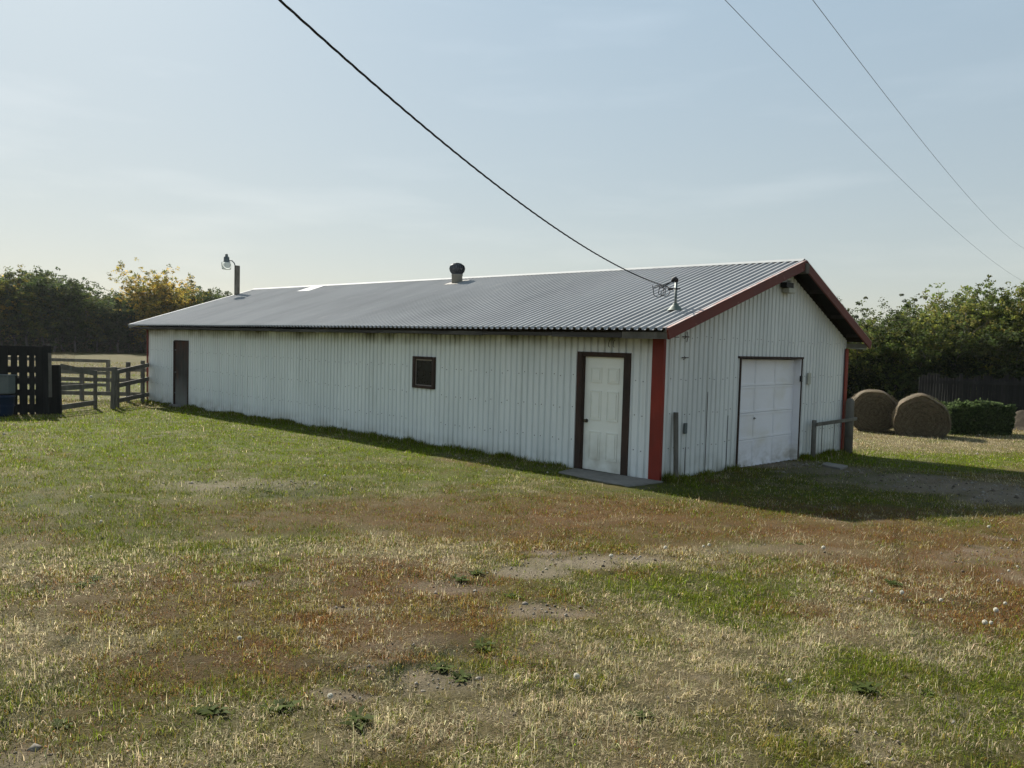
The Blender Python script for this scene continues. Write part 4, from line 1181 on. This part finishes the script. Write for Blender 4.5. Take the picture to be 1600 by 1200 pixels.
# low undergrowth at the foot of that row
def shrub_mass(name, pts, h, w, n, leaf, cols, seed):
    rg = np.random.default_rng(seed); pts = np.array(pts)
    k = rg.integers(0, len(pts), n)
    P = np.zeros((n, 3)); P[:, 0] = pts[k, 0] + rg.normal(0, w, n); P[:, 1] = pts[k, 1] + rg.normal(0, w, n)
    P[:, 2] = gz(P[:, 0], P[:, 1]) + h * rg.uniform(0, 1, n) ** 1.3 * (.5 + fbm(P[:, 0] * .9, P[:, 1] * .9, seed))
    col = np.array(cols)[rg.integers(0, len(cols), n)] * rg.uniform(.6, 1.4, (n, 1))
    V, F, C = leaves(P, leaf, col, rg)
    return tag(npmesh(name, V, F, LEAFM, col=C), kind='stuff')
shrub_mass('undergrowth', [bear(p_, d_) for p_ in range(1290, 1780, 14) for d_ in (40.5, 42.5, 44.5)], 2.4, .6, 60000, .09, [(.016, .024, .010), (.024, .034, .013), (.035, .05, .016)], 5)

# old board fence in front of the trees
rfz = empty('plank_fence', tuple(bz(1500, 36.5))); tag(rfz, 'dark grey vertical plank fence in the shade under the trees behind the hedge', 'fence')
c = Vector(rfz.location)
m_ = MB(); px = 1436.0
while px < 1700:
    wpx = rnd.uniform(4.0, 5.5); d = 33.5 + (px - 1322) * .012 + 2.0
    a = bz(px, d); b = bz(px + wpx - .5, d); ht = 1.62 + rnd.uniform(-.12, .1) 
    n_ = Vector((C_F[0], C_F[1], 0)) * .012; off = Vector((C_F[0], C_F[1], 0)) * rnd.uniform(-.01, .01)
    vs = [a - n_ + off - c, b - n_ + off - c, b + n_ + off - c, a + n_ + off - c]
    m_.add([(v.x, v.y, -.2) for v in vs] + [(v.x, v.y, ht) for v in vs], [(0, 3, 2, 1), (4, 5, 6, 7), (0, 1, 5, 4), (1, 2, 6, 5), (2, 3, 7, 6), (3, 0, 4, 7)])
    px += wpx
m_.build('planks', BLACKWOOD, rfz)
for zc in (.45, 1.35):
    m_ = MB(); m_.bar(bz(1436, 36.93) - c + Vector((0, 0, zc)), bz(1700, 40.1) - c + Vector((0, 0, zc)), .12, .04); m_.build('rail', BLACKWOOD, rfz)

# clipped hedge: twiggy core filled with small leaves
hc_ = bz(1518, 29.2)
hr = empty('clipped_hedge', tuple(hc_), math.atan2(C_R[1], C_R[0]) + .12); tag(hr, 'low clipped green hedge beside the slumped hay bale', 'hedge')
rg = np.random.default_rng(4)
n = 17000; Lh, Dh, Hh = 2.15, 1.2, .92
P = rg.uniform(-1, 1, (n, 3)); ax = rg.integers(0, 5, n)
for q, (i_, sg) in enumerate(((0, -1), (0, 1), (1, -1), (1, 1), (2, 1))):
    mk = ax == q; P[mk, i_] = sg * (1 - np.abs(rg.normal(0, .10, mk.sum())))
P[:, 0] *= Lh / 2; P[:, 1] *= Dh / 2; P[:, 2] = (P[:, 2] + 1) * Hh / 2
lump = (fbm(P[:, 0] * 2.5 + 7, P[:, 2] * 2.5 + P[:, 1] * 2, 3) - .5)
P[:, 1] *= 1 + lump * .35; P[:, 2] *= 1 + (fbm(P[:, 0] * 3, P[:, 1] * 3, 9) - .5) * .5; P[:, 0] *= 1 + lump * .08
col = np.array([(.055, .085, .028), (.085, .12, .045), (.04, .06, .022)])[rg.integers(0, 3, n)] * rg.uniform(.6, 1.5, (n, 1))
out_ = rg.uniform(0, 1, n) < .04; P[out_, 2] += rg.gamma(2, .025, out_.sum()); P[:, 2] -= .10 * (fbm(P[:, 0] * 1.3, P[:, 1], 12) > .55)
V, F, C = leaves(P, .052, col, rg); npmesh('foliage', V, F, LEAFM, hr, col=C)
m_ = MB()
for k in range(26):
    x_ = rnd.uniform(-.45, .45) * Lh; y_ = rnd.uniform(-.35, .35) * Dh
    m_.tube([(x_, y_, -.05), (x_ + rnd.uniform(-.1, .1), y_ + rnd.uniform(-.1, .1), .4), (x_ + rnd.uniform(-.2, .2), y_ + rnd.uniform(-.2, .2), .82)], [.012, .009, .004], 5)
m_.build('stems', BARK, hr)

# mound of earth right of the hedge
mc = bz(1612, 33.0)
nx = 40; gx_, gy_ = np.meshgrid(np.linspace(-1.9, 1.9, nx), np.linspace(-1.2, 1.2, nx))
zz = .55 * np.exp(-(gx_ / 1.0) ** 2 - (gy_ / .65) ** 2) * (.7 + .7 * fbm(gx_ * 2, gy_ * 2, 6)) - .04 + .05 * fbm(gx_ * 8, gy_ * 8, 2)
ang = math.atan2(C_R[1], C_R[0]); X = mc.x + gx_ * math.cos(ang) - gy_ * math.sin(ang); Y = mc.y + gx_ * math.sin(ang) + gy_ * math.cos(ang)
V = np.stack([X.ravel(), Y.ravel(), (zz + gz(X, Y)).ravel()], 1)
i_ = np.arange(nx - 1)[:, None] * nx + np.arange(nx - 1)[None]; F = np.stack([i_, i_ + 1, i_ + nx + 1, i_ + nx], -1).reshape(-1, 4)
tag(npmesh('earth_mound', V, F, GROUND, col=np.tile(np.array([[.055, .045, .032]]), (len(V), 1)) * np.random.default_rng(2).uniform(.7, 1.3, (len(V), 1)), smooth=True), 'low mound of brown earth at the right edge beside the hedge', 'earth mound')

# left-hand wood
FD = 112.0
Lk = [make_tree('forest_tree', 31, 10.5, 6.0, 15000, .16, DK + GR[:1], .30, 20, .6, 1.1, 10, .20),
      make_tree('forest_tree', 32, 10.5, 5.5, 15000, .16, [(.10, .125, .028), (.15, .16, .032), (.07, .095, .025), (.22, .19, .04)], .34, 20, .7, 1.0, 12, .18),
      make_tree('autumn_tree', 33, 11.0, 6.0, 14000, .15, OR, .28, 22, .8, 1.0, 16, .18),
      make_tree('forest_tree', 34, 9.5, 4.0, 11000, .16, DK, .26, 20, .5, .9, 6, .16),
      make_tree('bare_tree', 35, 11.5, 4.0, 0, .2, DK, .25, 16, .9, .8, 0, .14, 1, True)]
uL = [False] * 5
row1 = [(-95, 1, 1.0), (-60, 1, 1.03), (-30, 1, 1.05), (2, 2, 1.0), (22, 1, 1.08), (45, 0, 1.05), (66, 1, 1.02), (84, 0, 1.0), (100, 3, 1.03), (118, 0, .90), (135, 4, .97), (150, 1, .80), (170, 3, .88),
        (186, 0, .84), (203, 3, .98), (222, 2, .96), (246, 2, 1.18), (268, 2, 1.12), (292, 2, 1.0), (314, 1, .88), (338, 0, .92), (362, 3, .8), (385, 0, .75), (410, 1, .7)]
row2 = [(-80, 0, 1.1), (-45, 0, 1.1), (-12, 3, 1.12), (12, 0, 1.05), (34, 3, 1.12), (56, 0, 1.05), (76, 3, 1.08), (94, 1, 1.05), (110, 0, .98), (128, 3, .9), (145, 0, .84), (162, 1, .84), (178, 0, .86), (195, 1, .88), (213, 0, .88), (233, 3, .98),
        (258, 1, 1.0), (280, 0, 1.0), (303, 3, .95), (326, 0, .9), (350, 0, .85), (375, 1, .78)]
row3 = [(p_, (q * 7) % 2 * 3, 1.0 if p_ < 120 else .82) for q, p_ in enumerate(range(-110, 430, 15))]
names_ = ['dark green', 'greenish yellow', 'golden orange', 'narrow dark', 'leafless grey']
for rI, (row, dd) in enumerate(((row1, FD), (row2, FD + 7), (row3, FD + 15))):
    for q, (px, k, s) in enumerate(row):
        x, y = bear(px, dd + rnd.uniform(-2, 2))
        if rI == 0:
            lab = {0: 'dark green tree in the front row of the distant wood', 1: 'greenish yellow tree in the front row of the distant wood', 2: 'golden orange tree in the front row of the distant wood', 3: 'narrow dark tree in the front row of the distant wood', 4: 'leafless grey tree standing up out of the distant wood'}[k]
        else: lab = '%s tree in the %s row of the distant wood' % (names_[k], ['middle', 'rear'][rI - 1])
        place(Lk[k], uL[k], x, y, rnd.uniform(0, 6.28), (s, s, s * rnd.uniform(.72, .88)), lab, 'tree', '%s trees of the distant wood, row %d' % (names_[k], rI + 1)); uL[k] = True
shrub_mass('undergrowth', [bear(p_, d_) for p_ in range(-110, 430, 6) for d_ in (114, 118, 122)], 2.2, 1.6, 30000, .18, DK + [(.12, .10, .06), (.09, .085, .04)], 15)
# dry weeds in the field, left
x_, y_ = [], []
for k in range(1300):
    a = bear(rnd.uniform(-60, 118), rnd.uniform(62, 100)); 
    if rnd.random() < .8: x_.append(a[0]); y_.append(a[1])
x_ = np.array(x_); y_ = np.array(y_)
tag(make_blades('dry_weeds', x_, y_, rng.uniform(.15, .55, len(x_)), np.full(len(x_), .03), np.array([[.22, .18, .11]]) * rng.uniform(.6, 1.2, (len(x_), 1)), 1, .35), kind='stuff')

# ------------------------------------------------------------------ dandelion clocks and weeds in the lawn
def puff():
    rg = np.random.default_rng(3); rt = empty('dandelion')
    m_ = MB(); m_.tube([(0, 0, -.02), (.004, .002, .03), (.0, .0, .062)], .0018, 5); m_.build('stem', mat('dandelion_stem', (.22, .20, .10), .6)[0], rt)
    n = 260; d = rg.normal(0, 1, (n, 3)); d /= np.linalg.norm(d, axis=1)[:, None]
    t = np.cross(d, rg.normal(0, 1, (n, 3))); t /= np.linalg.norm(t, axis=1)[:, None]; b = np.cross(d, t)
    c = np.array([0, 0, .066]); r0, r1 = .004, .0185
    V = np.concatenate([np.stack([c + d * r0, c + d * r1 + t * .0045, c + d * r1 * 1.05 - t * .0045], 1), np.stack([c + d * r1 + b * .0055, c + d * r1 - b * .0055, c + d * r1 * 1.1 + t * .003], 1)]).reshape(-1, 3)
    M = mat('dandelion_fluff', (.80, .78, .70), .9, transl=.5)[0]
    npmesh('seed_head', V, np.arange(len(V)).reshape(-1, 3), M, rt); return rt
pf = puff()
for q, (x, y) in enumerate(PUFFS):
    d = math.hypot(x - CAM_POS[0], y - CAM_POS[1])
    lab = 'white dandelion seed head in the nearer part of the lawn' if d < 9 else 'white dandelion seed head far out on the lawn'
    o = place(pf, q > 0, x, y, rnd.uniform(0, 6.28), rnd.uniform(.5, .95), lab, 'dandelion', 'dandelion seed heads nearer the camera' if d < 9 else 'dandelion seed heads far out on the lawn')
    o.location.z += .045
def weed():
    rg = np.random.default_rng(9); V = []; F = []
    for k in range(26):
        a = rg.uniform(0, 6.28); ln = rg.uniform(.05, .13); w_ = ln * rg.uniform(.16, .26); el = rg.uniform(.15, .9)
        b0 = np.array([rg.normal(0, .03), rg.normal(0, .03), 0.01]); d = np.array([math.cos(a), math.sin(a), 0]); s = np.array([-math.sin(a), math.cos(a), 0])
        p1 = b0 + d * ln * .5 * math.cos(el) + np.array([0, 0, ln * .5 * math.sin(el)]); p2 = b0 + d * ln + np.array([0, 0, ln * .45 * math.sin(el)])
        i0 = len(V); V += [b0, p1 + s * w_ - [0, 0, 0], p2, p1 - s * w_]; F.append((i0, i0 + 1, i0 + 2, i0 + 3))
    C = np.array([(.065, .085, .025)]) * rg.uniform(.6, 1.5, (26, 1)); return np.array(V), np.array(F), np.repeat(C, 4, 0)
V, F, C = weed(); w0 = npmesh('broadleaf_weed', V, F, GRASSM, col=C)
for q, (x, y) in enumerate(WEEDS):
    place(w0, q > 0, x, y, rnd.uniform(0, 6.28), rnd.uniform(.4, .75), 'small dark broadleaf weed growing in a thin patch of the lawn', 'weed', 'broadleaf weeds in the lawn').location.z += .05

# ------------------------------------------------------------------ smoky autumn air
hz = MB(); hz.box(-420, 420, -420, 420, -1.5, 14.5)
hm = bpy.data.materials.new('haze_air'); hm.use_nodes = True
t_ = hm.node_tree; t_.nodes.clear(); om = t_.nodes.new('ShaderNodeOutputMaterial'); pv = t_.nodes.new('ShaderNodeVolumePrincipled')
pv.inputs['Color'].default_value = (.90, .94, .97, 1); pv.inputs['Density'].default_value = .00012; pv.inputs['Anisotropy'].default_value = .2
t_.links.new(pv.outputs[0], om.inputs['Volume'])
tag(hz.build('haze', hm), kind='stuff')
